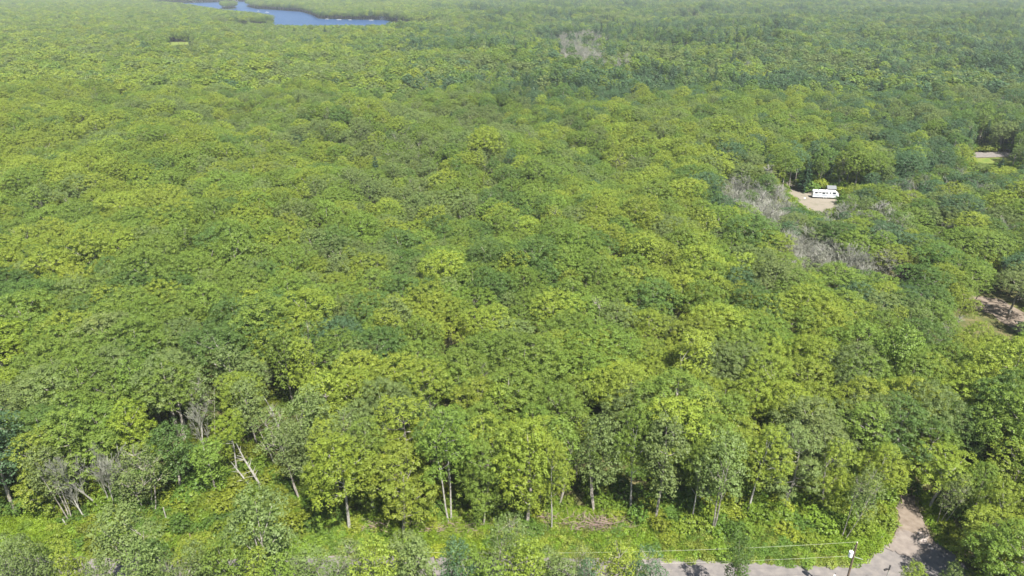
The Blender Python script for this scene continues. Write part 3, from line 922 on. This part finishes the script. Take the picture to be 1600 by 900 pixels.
# ------------------------------------------------------------------ masses: one object each, instanced on points
def mass(name, meshes, px, py, pz, sx, sz, tints, pick, label):
    src = bpy.data.collections.new(name + '_kinds')
    for k, m in enumerate(meshes):
        src.objects.link(bpy.data.objects.new(f'{name}_{k:02d}', m))
    pm = bpy.data.meshes.new(name)
    m = len(px)
    pm.vertices.add(m)
    pm.vertices.foreach_set('co', np.stack([px, py, pz], 1).astype(np.float32).ravel())
    a = pm.attributes.new('tint', 'FLOAT_COLOR', 'POINT'); a.data.foreach_set('color', np.hstack([tints, np.ones((m, 1))]).astype(np.float32).ravel())
    a = pm.attributes.new('size', 'FLOAT_VECTOR', 'POINT'); a.data.foreach_set('vector', np.stack([sx, sx, sz], 1).astype(np.float32).ravel())
    a = pm.attributes.new('turn', 'FLOAT_VECTOR', 'POINT')
    tv = np.zeros((m, 3), np.float32); tv[:, 2] = rng.random(m) * 6.28; tv[:, :2] = rng.normal(0, .05, (m, 2))
    a.data.foreach_set('vector', tv.ravel())
    a = pm.attributes.new('pick', 'INT', 'POINT'); a.data.foreach_set('value', np.asarray(pick, np.int32))
    o = link(name, pm)
    g = bpy.data.node_groups.new(name, 'GeometryNodeTree')
    g.interface.new_socket('Geometry', in_out='INPUT', socket_type='NodeSocketGeometry')
    g.interface.new_socket('Geometry', in_out='OUTPUT', socket_type='NodeSocketGeometry')
    N, L = g.nodes, g.links
    gi, go = N.new('NodeGroupInput'), N.new('NodeGroupOutput')
    ci = N.new('GeometryNodeCollectionInfo'); ci.inputs[0].default_value = src
    ci.inputs['Separate Children'].default_value = True; ci.inputs['Reset Children'].default_value = True
    ip = N.new('GeometryNodeInstanceOnPoints'); ip.inputs['Pick Instance'].default_value = True
    for nm, ty, sock in (('pick', 'INT', 'Instance Index'), ('turn', 'FLOAT_VECTOR', 'Rotation'), ('size', 'FLOAT_VECTOR', 'Scale')):
        q = N.new('GeometryNodeInputNamedAttribute'); q.data_type = ty; q.inputs['Name'].default_value = nm
        L.new(q.outputs['Attribute'], ip.inputs[sock])
    L.new(gi.outputs[0], ip.inputs['Points']); L.new(ci.outputs[0], ip.inputs['Instance']); L.new(ip.outputs[0], go.inputs[0])
    md = o.modifiers.new('scatter', 'NODES'); md.node_group = g
    return tag(o, label, None, None, 'stuff')


rest = keep & ~single & (v > -90)
tt = TONES[tone] * rng.uniform(.86, 1.15, (n, 1)) * rng.uniform(.97, 1.03, (n, 3))
FARD = 420
for k, nm, lab in (('maple', 'maple_forest', 'mass of green and yellow green maple crowns filling the forest'), ('ash', 'ash_forest', 'duller finer leaved ash crowns mixed through the forest'),
                   ('sparse', 'sparse_ash_forest', 'thin leaved greyish trees mixed through the forest'), ('spruce', 'spruce_forest', 'dark pointed spruces of the far forest'), ('bare', 'bare_tree_forest', 'grey leafless trees of the far forest')):
    m = rest & (kind == k)
    if not m.any(): continue
    nearm = [L['joined'] for L in LIB[k]]
    farm = FAR.get(k, [])
    pick = rng.integers(0, len(nearm), m.sum())
    if farm:
        pick = np.where(d[m] > FARD, len(nearm) + rng.integers(0, len(farm), m.sum()), pick)
    hh = np.array([L['h'] for L in LIB[k]] + [H0] * len(farm))[pick]
    sx = size[m] * (1 + .10 * (y[m] > 900)) * (1.08 if k == 'maple' else 1.05)
    tn = tt[m] if k != 'spruce' else np.array([.035, .075, .035]) * rng.uniform(.7, 1.3, (m.sum(), 1))
    mass(nm, nearm + farm, x[m], y[m], zt[m], sx, hgt[m] / hh, tn, pick, lab)

# shrubs: under the front trees, over the left and right slopes, in the openings
sx_, sy_ = [], []
for yy in np.arange(70, 420, 2.1):
    w_ = .86 * yy + 20
    xx = np.arange(-w_, w_, 2.3 if yy < 130 else 3.6)
    sx_.append(xx + rng.uniform(-1, 1, len(xx))); sy_.append(np.full(len(xx), yy) + rng.uniform(-.9, .9, len(xx)))
sx_, sy_ = np.concatenate(sx_), np.concatenate(sy_)
us, vs, ds = proj(sx_, sy_, 0 * sx_)
ev = np.interp(us, EU, EV)
zone_left = (us < 470) & (vs > ev - 25) & (vs < np.interp(us, [-400, 0, 130, 250, 470], [790, 800, 808, 832, 845]))
zone_right = (us > 1000) & (us < 1385) & (vs > ev - 30) & (vs < np.interp(us, [1000, 1120, 1300, 1385], [822, 846, 838, 828]))
zone_mid = (us >= 470) & (us <= 1000) & (vs > ev - 24) & (vs < 818)
zone_in = (vs < ev) & (sy_ < 130) & (rng.random(len(us)) < .45)
zone_open = (sy_ > 200) & (us > 1080) & (us < 1640) & (vs < 520)
m = zone_left | zone_right | (zone_mid & (rng.random(len(us)) < .5)) | zone_in | zone_open
hs = np.where(zone_open, rng.uniform(2.0, 4.5, len(us)), np.where(zone_mid, rng.uniform(.9, 2.2, len(us)), rng.uniform(1.3, 3.4, len(us))))
vbush = (vs < np.interp(us, [p_[0] for p_ in ROAD_TOP], [p_[1] for p_ in ROAD_TOP]) - 5) & (vs > ev) & (rng.random(len(us)) < np.where(us < 480, .42, .22))
hs = np.where(vbush & ~m, rng.uniform(.7, np.where(us < 480, 2.4, 1.6), len(us)), hs)
m |= vbush
m &= ~blocked(sx_, sy_, 0 * sx_, hs, 1.4 * np.ones(len(us)))
m &= ~inpoly(us, vs, [(1385, 855), (1392, 770), (1436, 770), (1475, 855)])
bt = np.array([(.165, .23, .026), (.14, .22, .025), (.10, .18, .028), (.195, .24, .026)])
ti = bt[rng.integers(0, 4, m.sum())] * rng.uniform(.75, 1.15, (m.sum(), 1))
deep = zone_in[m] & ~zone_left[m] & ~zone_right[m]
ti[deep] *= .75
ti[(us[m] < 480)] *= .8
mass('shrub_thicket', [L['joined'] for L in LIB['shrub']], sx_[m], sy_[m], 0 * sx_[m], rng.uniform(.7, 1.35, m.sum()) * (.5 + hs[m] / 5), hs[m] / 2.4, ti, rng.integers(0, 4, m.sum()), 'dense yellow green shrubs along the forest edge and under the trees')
# low forest regrowth in the openings farther off
if len(LOWX):
    lx = np.repeat(LOWX, 3) + rng.uniform(-3, 3, 3 * len(LOWX)); ly = np.repeat(LOWY, 3) + rng.uniform(-3, 3, 3 * len(LOWX))
    lh = rng.uniform(1.5, 4.5, len(lx)); lz = terrain(lx, ly)
    ul, vl, dl = proj(lx, ly, lz)
    ok = ~blocked(lx, ly, lz, lz + lh, 1.6 * np.ones(len(lx))) & ~(inpoly(lx, ly, LAKE_W)) & (ly > 200)
    lx, ly, lh, lz = lx[ok], ly[ok], lh[ok], lz[ok]
    mass('regrowth', [L['joined'] for L in LIB['shrub']], lx, ly, lz, rng.uniform(.9, 1.7, len(lx)), lh / 2.4, bt[rng.integers(0, 4, len(lx))] * .75, rng.integers(0, 4, len(lx)), 'low green regrowth in the openings of the forest')
# herbs of the verge
hx, hy = np.meshgrid(np.arange(-82, 80, .78), np.arange(55, 92, .72))
hx = hx.ravel() + rng.uniform(-.35, .35, hx.size); hy = hy.ravel() + rng.uniform(-.3, .3, hy.size)
uh, vh, dh = proj(hx, hy, 0 * hx)
top = np.interp(uh, [p_[0] for p_ in ROAD_TOP], [p_[1] for p_ in ROAD_TOP])
ev = np.interp(uh, EU, EV)
m = ((vh < top - 1.0) & (vh > ev - 14)) | ((hy < 64.5) & (hx < 38)) | ((hy < 61) & (hx < 60))
m &= ~inpoly(uh, vh, [(1384, 860), (1396, 820), (1392, 765), (1436, 765), (1452, 815), (1478, 860)]) & ~((uh > 1480) & (vh > 825) & (hx < 46))
m &= ~((uh > 1500) & (vh > 800))
hx, hy = hx[m], hy[m]
ht = np.array([(.17, .25, .022), (.15, .24, .024), (.20, .25, .04), (.12, .20, .03)])
nzx = np.sin(hx / 5 + hy / 3) + np.sin(hx / 11 - 1)
pk = np.clip(((nzx + 2) / 4 * 4 + rng.normal(0, .7, len(hx))).astype(int), 0, 3)
mass('verge_herbs', [L['joined'] for L in LIB['herb']], hx, hy, 0 * hx, rng.uniform(.7, 1.25, len(hx)), rng.uniform(.5, 1.7, len(hx)), ht[pk] * rng.uniform(.8, 1.15, (len(hx), 1)), rng.integers(0, 3, len(hx)), 'tall yellow green herbs and ferns on the road verge')

# ------------------------------------------------------------------ brush piles
M_LOG = mat('peeled_log', (0.25, 0.19, 0.145), 0.85, 0.2, ((0.16, 0.115, 0.085), 2, .4, .6), .2)
M_LOG2 = mat('grey_log', (0.20, 0.155, 0.135), 0.9, 0.1, ((0.2, 0.15, 0.12), 2, .4, .6), .2)


def brush(u0, u1, vv, nlog, nst, label, hgt_=1.0):
    c0, c1 = ground(u0, vv), ground(u1, vv)
    cx, cy, hw = (c0[0] + c1[0]) / 2, (c0[1] + c1[1]) / 2, (c1[0] - c0[0]) / 2
    root = empty('brush_pile', (cx, cy, 0)); tag(root, label, 'brush pile')
    rd = random.Random(int(u0))
    for k in range(nlog):
        a = rd.gauss(-.5, .35); L = rd.uniform(1.0, 2.6) if k else 4.2
        px, py, pz = rd.uniform(-hw * .8, hw * .8), rd.uniform(-.8, .8), rd.uniform(.35, hgt_)
        dx, dy, dz = math.cos(a) * L / 2, math.sin(a) * L / 2 * .6, rd.uniform(-.2, .35)
        b = MB(); r = rd.uniform(.045, .09)
        b.tube([(px - dx, py - dy, pz + dz + .2), (px, py, pz + rd.uniform(-.05, .05) + .2), (px + dx, py + dy, max(.1, pz - dz + .1))], [r, r * .9, r * .7], 6)
        b.build('log', M_LOG if k % 2 == 0 else M_LOG2, root)
    b = MB()
    for k in range(nst):
        a = rd.random() * 6.28; L = rd.uniform(.5, 2.0)
        px, py, pz = rd.gauss(0, hw * .45), rd.gauss(0, .8), abs(rd.gauss(0, .5)) * hgt_
        b.tube([(px, py, pz + .1), (px + math.cos(a) * L, py + math.sin(a) * L, pz + rd.uniform(-.1, .6) + .1)], [.04, .018], 3)
    tag(b.build('sticks', M_LOG2, root), kind='stuff')


brush(868, 985, 822, 9, 420, 'long brush pile of pinkish logs and branches at the forest edge', 1.2)
brush(648, 760, 826, 4, 260, 'low heap of cut branches left of the long brush pile', .8)
brush(1098, 1128, 832, 3, 70, 'small brown twig heap below the pale olive ash', .6)
brush(560, 612, 826, 4, 80, 'reddish slash heap below the two trunked maple', .5)
brush(838, 866, 814, 4, 60, 'short stack of split branches behind the forked pale trunks', .8)

# ------------------------------------------------------------------ boulders
M_ROCK = mat('pale_granite', (0.36, 0.32, 0.29), 0.85, 0.2, ((0.36, 0.30, 0.27), 3, .4, .6), .5)


def rock(u, v_, r, label, flat=.65):
    gx, gy_ = ground(u, v_)
    rd = random.Random(int(u * 7 + v_))
    D = fib(60)
    b = MB()
    import bmesh
    bm = bmesh.new()
    for q in D:
        k = 1 + rd.uniform(-.2, .16)
        bm.verts.new((q[0] * r * k * 1.15, q[1] * r * k * .85, q[2] * r * k * flat + r * flat * .55))
    bmesh.ops.convex_hull(bm, input=bm.verts)
    bmesh.ops.delete(bm, geom=[v for v in bm.verts if not v.link_faces], context='VERTS')
    me = bpy.data.meshes.new('boulder'); bm.to_mesh(me); bm.free()
    me.materials.append(M_ROCK)
    tag(link('boulder', me, None, (gx, gy_, .03)), label, 'boulder', 'boulders beside the dirt track')


rock(1442, 846, .5, 'largest pale boulder at the right side of the dirt track mouth')
rock(1437, 834, .3, 'small pale boulder just behind the largest boulder at the track')
rock(1452, 852, .24, 'low boulder on the gravel side of the largest boulder')
rock(1376, 842, .40, 'pinkish boulder on the verge corner left of the dirt track')
rock(1374, 849, .26, 'little stone in front of the pinkish boulder at the verge corner')
rock(1455, 858, .30, 'dark shaded stone nearest the round roadside maple')
rock(1532, 476, .6, 'white rock at the left of the brown track at right', .5)
rock(1543, 478, .5, 'white rock just right of the first on the brown track', .5)
rock(1592, 505, .6, 'pale rock beside the brown track at the right edge', .5)

# ------------------------------------------------------------------ utility pole, lines, posts
M_POLE = mat('pole_wood', (0.10, 0.075, 0.055), 0.9, 0.1, ((0.17, 0.13, 0.10), 3, .4, .6), .2)
M_CAN = mat('transformer_paint', (0.62, 0.66, 0.70), 0.4, 0.4)
M_STEEL = mat('galvanised_steel', (0.45, 0.45, 0.43), 0.45, 0.4, metal=.5)
M_PORC = mat('insulator', (0.55, 0.50, 0.42), 0.3, 0.5)
M_DARK = mat('dark_fitting', (0.03, 0.028, 0.03), 0.5, 0.3)
M_WIRE = mat('aluminium_wire', (0.62, 0.62, 0.50), 0.4, 0.5, metal=.3)


def lathe(prof, n=12, c=(0, 0, 0)):
    b = MB()
    vs = [(c[0] + r * math.cos(6.2832 * k / n), c[1] + r * math.sin(6.2832 * k / n), c[2] + z) for r, z in prof for k in range(n)]
    fs = []
    for i in range(len(prof) - 1):
        for k in range(n):
            j = (k + 1) % n
            fs.append((i * n + k, i * n + j, (i + 1) * n + j, (i + 1) * n + k))
    fs += [tuple(range(n))[::-1], tuple(range(n * (len(prof) - 1), n * len(prof)))]
    b.add(vs, fs)
    return b


PXX, PYY, PH = 45.0, 67.0, 10.6
pole = empty('utility_pole', (PXX, PYY, 0)); tag(pole, 'brown wooden utility pole with a white transformer can beside the gravel road', 'pole')
b = MB(); b.tube([(0, 0, -.3), (.02, 0, 5), (0, 0, PH)], [.17, .14, .11], 10); b.build('shaft', M_POLE, pole)
tr = lathe([(.22, 0), (.27, .04), (.27, .80), (.29, .82), (.29, .88), (.20, .97), (.05, 1.0)], 14).build('transformer', M_CAN, pole, loc=(-.46, -.05, PH - 2.35))
lathe([(.05, 0), (.08, .04), (.04, .08), (.08, .12), (.04, .16), (.03, .24)], 8).build('bushing', M_PORC, tr, loc=(.05, 0, .98))
b = MB(); b.box((-.2, 0, PH - 1.7), (.13, .05, .04)); b.box((-.2, 0, PH - 2.1), (.13, .05, .04)); b.build('bracket', M_STEEL, pole)
lathe([(.04, 0), (.09, .04), (.05, .09), (.08, .13), (.03, .2)], 8).build('insulator', M_PORC, pole, loc=(0, 0, PH))
b = MB(); b.tube([(.05, 0, PH - 2.4), (1.3, -.1, PH - 2.8)], [.03, .03], 5); b.build('guy_arm', M_STEEL, pole)
b = MB(); b.tube([(-.1, 0, PH - .3), (-.32, -.02, PH - .9), (-.42, -.03, PH - 1.3)], [.012, .012, .012], 4); b.build('drop_wire', M_WIRE, pole)


def wire(a, c, sag, label):
    pts = [(a[0] + (c[0] - a[0]) * t, a[1] + (c[1] - a[1]) * t, a[2] + (c[2] - a[2]) * t - sag * 4 * t * (1 - t)) for t in np.linspace(0, 1, 25)]
    b = MB(); b.tube(pts, [.010] * 25, 5)
    tag(b.build('power_line', M_WIRE), label, 'wire', 'power lines from the pole')


wire((PXX, PYY, PH + .18), (-16, 66.0, PH - .5), .9, 'upper thin power line running left from the pole top')
wire((PXX - .1, PYY, PH - 2.25), (-16, 66.0, PH - 2.6), .8, 'lower thin power line running left from below the transformer')
p2 = empty('utility_pole', (-16, 66, 0)); tag(p2, 'plain wooden utility pole hidden among the small trees at the bottom centre', 'pole')
b = MB(); b.tube([(0, 0, -.3), (0, 0, PH - .6)], [.16, .11], 9); b.build('shaft', M_POLE, p2)
lathe([(.04, 0), (.09, .04), (.05, .09), (.03, .2)], 8).build('insulator', M_PORC, p2, loc=(0, 0, PH - .6))

hx2 = (1374 - 800) / FPX * 90
sp = empty('service_post', (49.5, 66, 0)); tag(sp, 'thin pale post with dark fittings on top, right of the utility pole', 'post')
hh = height_at(888, 66)
b = MB(); b.tube([(0, 0, -.2), (0, 0, hh - .15)], [.07, .06], 8); b.build('shaft', M_PALE, sp)
b = MB(); b.tube([(0, 0, hh - .25), (-.75, -.1, hh - .15)], [.04, .04], 5); b.box((-.5, -.1, hh - .1), (.28, .09, .1), .3); b.build('arm', M_DARK, sp)
for zz in (hh - .1, hh + .18, hh + .46):
    lathe([(.03, -.12), (.11, -.08), (.12, .02), (.05, .1)], 8).build('insulator', M_DARK, sp, loc=(0, 0, zz))
s2 = empty('sign_post', (42.6, 66, 0)); tag(s2, 'short dark slanting post end with a white plate at the bottom edge', 'post')
hh = height_at(896, 66)
b = MB(); b.tube([(.5, 0, -.2), (0, 0, hh)], [.06, .05], 6); b.build('shaft', M_DARK, s2)
b = MB(); b.box((-.1, -.08, hh - .25), (.14, .02, .1)); b.build('plate', mat('white_paint', (.8, .8, .78), .5), s2)


def post(u_, v_, vt, m_, label, lean=0):
    gx, gy_ = ground(u_, v_)
    h = height_at(vt, gy_)
    b = MB(); b.tube([(0, 0, -.2), (lean * .5, 0, h * .5), (lean, 0, h)], [.10, .095, .08], 7)
    tag(b.build('wooden_post', m_, None, loc=(gx, gy_, 0)), label, 'post', 'old wooden posts at the left verge')


post(263, 822, 793, M_PALE, 'pale grey post standing behind the round grey willow')
post(303, 862, 834, M_LOG2, 'dark grey post right of the round grey willow', .05)
post(107, 826, 811, M_PALE, 'short pale slanting stake at the edge of the left verge', -.4)

# ------------------------------------------------------------------ travel trailer
gx, gy_ = ground(1290, 311)
ROT = R(-9)
tv = empty('travel_trailer', (gx, gy_ + 1.3, .05), (0, 0, ROT)); tag(tv, 'long white travel trailer parked at the back of the sandy lot', 'trailer')
M_WHITE = mat('white_fibreglass', (.56, .58, .60), .35, .5)
M_ROOF = mat('roof_membrane', (.72, .73, .73), .7, .2)
M_GLASS = mat('tinted_glass', (.02, .03, .045), .12, .5)
M_BAND = mat('grey_decal', (.22, .27, .36), .5, .3)
M_TYRE = mat('tyre', (.02, .02, .02), .8, .2)
Lx, Wy, Z0, Z1 = 4.6, 1.12, .55, 2.85
b = MB()
prof = [(-Lx, Z0), (Lx - .5, Z0), (Lx, Z0 + .7), (Lx + .05, Z0 + 1.5), (Lx - .35, Z1 - .25), (Lx - .9, Z1), (-Lx + .3, Z1), (-Lx, Z1 - .25)]
vs = [(px, -Wy, pz) for px, pz in prof] + [(px, Wy, pz) for px, pz in prof]
k = len(prof)
b.add(vs, [tuple(range(k)), tuple(range(2 * k - 1, k - 1, -1))] + [(i, i + k, (i + 1) % k + k, (i + 1) % k) for i in range(k)])
b.build('body', M_WHITE, tv)
b = MB(); b.box((-.3, 0, Z1 + .03), (Lx - .75, Wy - .06, .028)); rf = b.build('roof', M_ROOF, tv)
b = MB(); b.box((.4, 0, Z1 + .22), (.42, .38, .16), bev=.06); b.build('air_conditioner', M_WHITE, rf)
b = MB(); b.box((-2.6, .1, Z1 + .14), (.22, .22, .08), bev=.03); b.build('roof_vent', M_GLASS, rf)
b = MB(); b.box((2.6, -.1, Z1 + .14), (.2, .2, .08), bev=.03); b.build('roof_vent', M_WHITE, rf)
for cx, cz, hw, hh_ in ((-3.5, 2.35, .42, .3), (-2.1, 2.45, .3, .2), (-.8, 2.2, .42, .3), (.4, 2.35, .25, .25), (3.0, 2.3, .5, .28)):
    b = MB(); b.box((cx, -Wy - .015, cz), (hw + .05, .013, hh_ + .05)); f = b.build('window', M_DARK, tv)
    b = MB(); b.box((cx, -Wy - .035, cz), (hw, .006, hh_)); b.build('pane', M_GLASS, f)
b = MB(); b.box((1.6, -Wy - .02, 1.85), (.34, .018, .98)); dr = b.build('door', M_WHITE, tv)
b = MB(); b.box((1.6, -Wy - .045, 2.3), (.18, .006, .3)); b.build('door_window', M_GLASS, dr)
b = MB(); b.box((1.85, -Wy - .06, 1.8), (.03, .02, .06)); b.build('handle', M_STEEL, dr)
for cx, hw, cz in ((-3.3, 1.15, 1.45), (-.6, 1.2, 1.4), (3.3, .9, 1.5)):
    b = MB(); b.box((cx, -Wy - .008, cz), (hw, .006, .09)); b.box((cx + .3, -Wy - .008, cz - .28), (hw * .7, .006, .05)); b.build('stripe', M_BAND, tv)
b = MB(); b.box((-.2, 0, Z0 - .09), (Lx - .4, Wy - .15, .085)); b.build('chassis', M_DARK, tv)
for cx in (-.55, .35):
    for s_ in (-1, 1):
        b = MB(); b.tube([(cx, s_ * (Wy - .02), .36), (cx, s_ * (Wy - .26), .36)], [.36, .36], 16); wl = b.build('wheel', M_TYRE, tv)
        b = MB(); b.tube([(cx, s_ * (Wy), .36), (cx, s_ * (Wy - .05), .36)], [.2, .2], 12); b.build('rim', M_STEEL, wl)
b = MB(); b.tube([(Lx - .4, -.6, Z0 - .1), (Lx + 1.3, 0, Z0 - .12)], [.06, .05], 5); b.tube([(Lx - .4, .6, Z0 - .1), (Lx + 1.3, 0, Z0 - .12)], [.06, .05], 5); b.tube([(Lx + 1.2, 0, Z0), (Lx + 1.2, 0, 0)], [.04, .04], 6); b.build('hitch', M_DARK, tv)
for s_ in (-.22, .22):
    lathe([(.14, 0), (.16, .05), (.16, .4), (.08, .5), (.05, .55)], 10).build('gas_bottle', M_WHITE, tv, loc=(Lx + .45, s_, Z0))
b = MB(); b.tube([(-3.9, -Wy - .09, Z1 - .22), (1.1, -Wy - .09, Z1 - .22)], [.075, .075], 8); b.build('rolled_awning', M_ROOF, tv)
# grey shed behind the trailer's right end
sh = empty('garden_shed', (gx + 4.4, gy_ + 6.5, .05), (0, 0, ROT)); tag(sh, 'small grey roofed shed behind the right end of the trailer', 'shed')
b = MB(); b.box((0, 0, 1.2), (1.5, 1.3, 1.2)); b.build('wall', mat('grey_siding', (.14, .14, .14), .8), sh)
b = MB(); b.add([(-1.7, -1.5, 2.38), (1.7, -1.5, 2.38), (1.7, 1.5, 2.38), (-1.7, 1.5, 2.38), (-1.7, 0, 3.4), (1.7, 0, 3.4)], [(0, 1, 5, 4), (2, 3, 4, 5), (0, 4, 3), (1, 2, 5), (3, 2, 1, 0)]); b.build('roof', mat('shed_shingle', (.15, .16, .17), .8), sh)
b = MB(); b.box((0, -1.32, 1.0), (.4, .018, .95)); b.build('door', M_WHITE, sh)


def mound(u_, v_, rx, ry, h, m_, name, label, cat):
    gx, gy_ = ground(u_, v_)
    b = MB(); n1, n2 = 14, 6
    rd = random.Random(int(u_))
    vs = [(0, 0, h)]
    for i in range(1, n2 + 1):
        f = i / n2
        for k in range(n1):
            a = 6.2832 * k / n1
            q = 1 + rd.uniform(-.1, .1)
            vs.append((math.cos(a) * rx * f * q, math.sin(a) * ry * f * q, h * (1 - f ** 2.5) * rd.uniform(.85, 1.1)))
    fs = [(0, 1 + k, 1 + (k + 1) % n1) for k in range(n1)]
    for i in range(n2 - 1):
        for k in range(n1):
            j = (k + 1) % n1
            fs.append((1 + i * n1 + k, 1 + (i + 1) * n1 + k, 1 + (i + 1) * n1 + j, 1 + i * n1 + j))
    b.add(vs, fs)
    tag(b.build(name, m_, None, loc=(gx, gy_, .05)), label, cat)


mound(1230, 331, 1.1, .8, .8, M_WHITE, 'tarp_cover', 'small white tarp mound on the gravel left of the trailer lot', 'tarp')
mound(1237, 324, .7, .8, .9, M_CAN, 'tarp_cover', 'pale bluish covered heap behind the small white tarp mound', 'tarp')
mound(1257, 310, .4, .4, .4, M_WHITE, 'tarp_cover', 'tiny white heap at the left end of the trailer', 'tarp')

# ------------------------------------------------------------------ lake shore houses, docks, boats
def house(u_, v_, wdt, label, roofc, wallc, rz=0.):
    hx_, hy_ = ground(u_, v_)
    o = empty('lake_house', (hx_, hy_, .3), (0, 0, rz)); tag(o, label, 'house', 'houses on the lake shore')
    w2, d2, h2 = wdt / 2, 4.5, 5.2
    b = MB(); b.box((0, 0, h2 / 2), (w2, d2, h2 / 2)); b.add([(-w2, -d2, h2), (-w2, d2, h2), (-w2, 0, h2 + 3)], [(0, 1, 2)]); b.add([(w2, -d2, h2), (w2, d2, h2), (w2, 0, h2 + 3)], [(2, 1, 0)])
    wl = b.build('wall', mat('house_wall', wallc, .8), o)
    b = MB(); e = .5
    b.add([(-w2 - e, -d2 - e, h2 - .1), (w2 + e, -d2 - e, h2 - .1), (w2 + e, 0, h2 + 3.2), (-w2 - e, 0, h2 + 3.2), (w2 + e, d2 + e, h2 - .1), (-w2 - e, d2 + e, h2 - .1)], [(0, 1, 2, 3), (3, 2, 4, 5)])
    b.build('roof', mat('house_roof', roofc, .7), o)
    for k in range(3):
        cx = (k - 1) * w2 * .6
        b = MB(); b.box((cx, -d2 - .03, 2.9), (.9, .028, .8)); b.build('window', M_GLASS, o)


house(312, 3.4, 17, 'white house on the far shore at the lake head', (.45, .45, .45), (.75, .75, .72))
house(303, 3.9, 9, 'small white cottage left of the white far shore house', (.5, .5, .5), (.75, .75, .72))
house(338, 3.2, 10, 'tan cottage on the far shore right of the white house', (.3, .22, .16), (.6, .52, .4))
house(368, 2.6, 16, 'long pale boathouse on the far shore before the right point', (.55, .52, .47), (.7, .68, .6))
house(622, 33.5, 8, 'pinkish cottage on the right hand shore behind the long dock', (.45, .3, .25), (.6, .45, .38))
house(598, 30.6, 10, 'white boathouse at the tip of the right hand shore', (.75, .75, .75), (.78, .78, .76))


def dock(u_, v_, L, label, rz=0.):
    hx_, hy_ = ground(u_, v_)
    o = empty('dock', (hx_, hy_, .25), (0, 0, rz)); tag(o, label, 'dock', 'docks on the right hand lake shore')
    b = MB(); b.box((0, 0, .75), (L / 2, 1.2, .12)); b.build('deck', M_ROOF, o)
    for sx2 in (-1, 0, 1):
        b = MB(); b.tube([(sx2 * L * .42, -1.0, -.3), (sx2 * L * .42, -1.0, .9)], [.12, .12], 6); b.build('piling', M_POLE, o)


dock(511, 30.6, 6, 'leftmost short dock on the right hand shore')
dock(530, 31.6, 9, 'second dock from the left on the right hand shore')
dock(547, 31.8, 6, 'small dock in the middle of the right hand shore')
dock(580, 32.3, 8, 'dock left of the white boathouse')
dock(612, 36.4, 10, 'dock at the right end of the visible water')


def boat(u_, v_, L, label, rz):
    hx_, hy_ = ground(u_, v_)
    o = empty('motor_boat', (hx_, hy_, .3), (0, 0, rz)); tag(o, label, 'boat', 'boats on the lake')
    st = [(-.5, .9, 0), (-.2, 1, 0), (.2, .9, .05), (.42, .45, .2), (.5, .02, .35)]
    vs = []
    for t, w_, up in st:
        for s_, z_, q in ((-1, 1.0 + up, 1), (-1, .1, .6), (1, .1, .6), (1, 1.0 + up, 1)):
            vs.append((t * L, s_ * w_ * q * 1.1, z_))
    fs = [(0, 1, 2, 3), (16, 19, 18, 17)]
    for i in range(4):
        for k in range(4):
            j = (k + 1) % 4
            fs.append((4 * i + k, 4 * i + 4 + k, 4 * i + 4 + j, 4 * i + j))
    b = MB(); b.add(vs, fs); b.build('hull', M_WHITE, o)
    b = MB(); b.box((.3, 0, 1.5), (1.0, .8, .5), bev=.1); b.build('cabin', M_WHITE, o)
    b = MB(); b.box((.95, 0, 1.95), (.05, .7, .3)); b.build('windscreen', M_GLASS, o)


boat(417, 20.0, 9, 'white motor boat nearest the wooded point', .2)
boat(404, 18.6, 7, 'smaller white boat left of the motor boat by the point', 2.9)

# ------------------------------------------------------------------ air
b = MB()
b.box((0, 3500, 42.5), (13000, 9500, 52.5))
hz = b.build('haze', None if False else bpy.data.materials.new('haze'))
hm = hz.data.materials[0]
hm.use_nodes = True
nt = hm.node_tree
nt.nodes.clear()
pv = nt.nodes.new('ShaderNodeVolumePrincipled')
pv.inputs['Color'].default_value = (.80, .88, 1.0, 1)
pv.inputs['Density'].default_value = 0.000095
pv.inputs['Anisotropy'].default_value = 0.0
oo = nt.nodes.new('ShaderNodeOutputMaterial')
nt.links.new(pv.outputs[0], oo.inputs['Volume'])
tag(hz, 'thin pale summer haze over the whole forest', kind='stuff')
print('TREES', count, 'rest', int(rest.sum()), 'low', int(low.sum()))
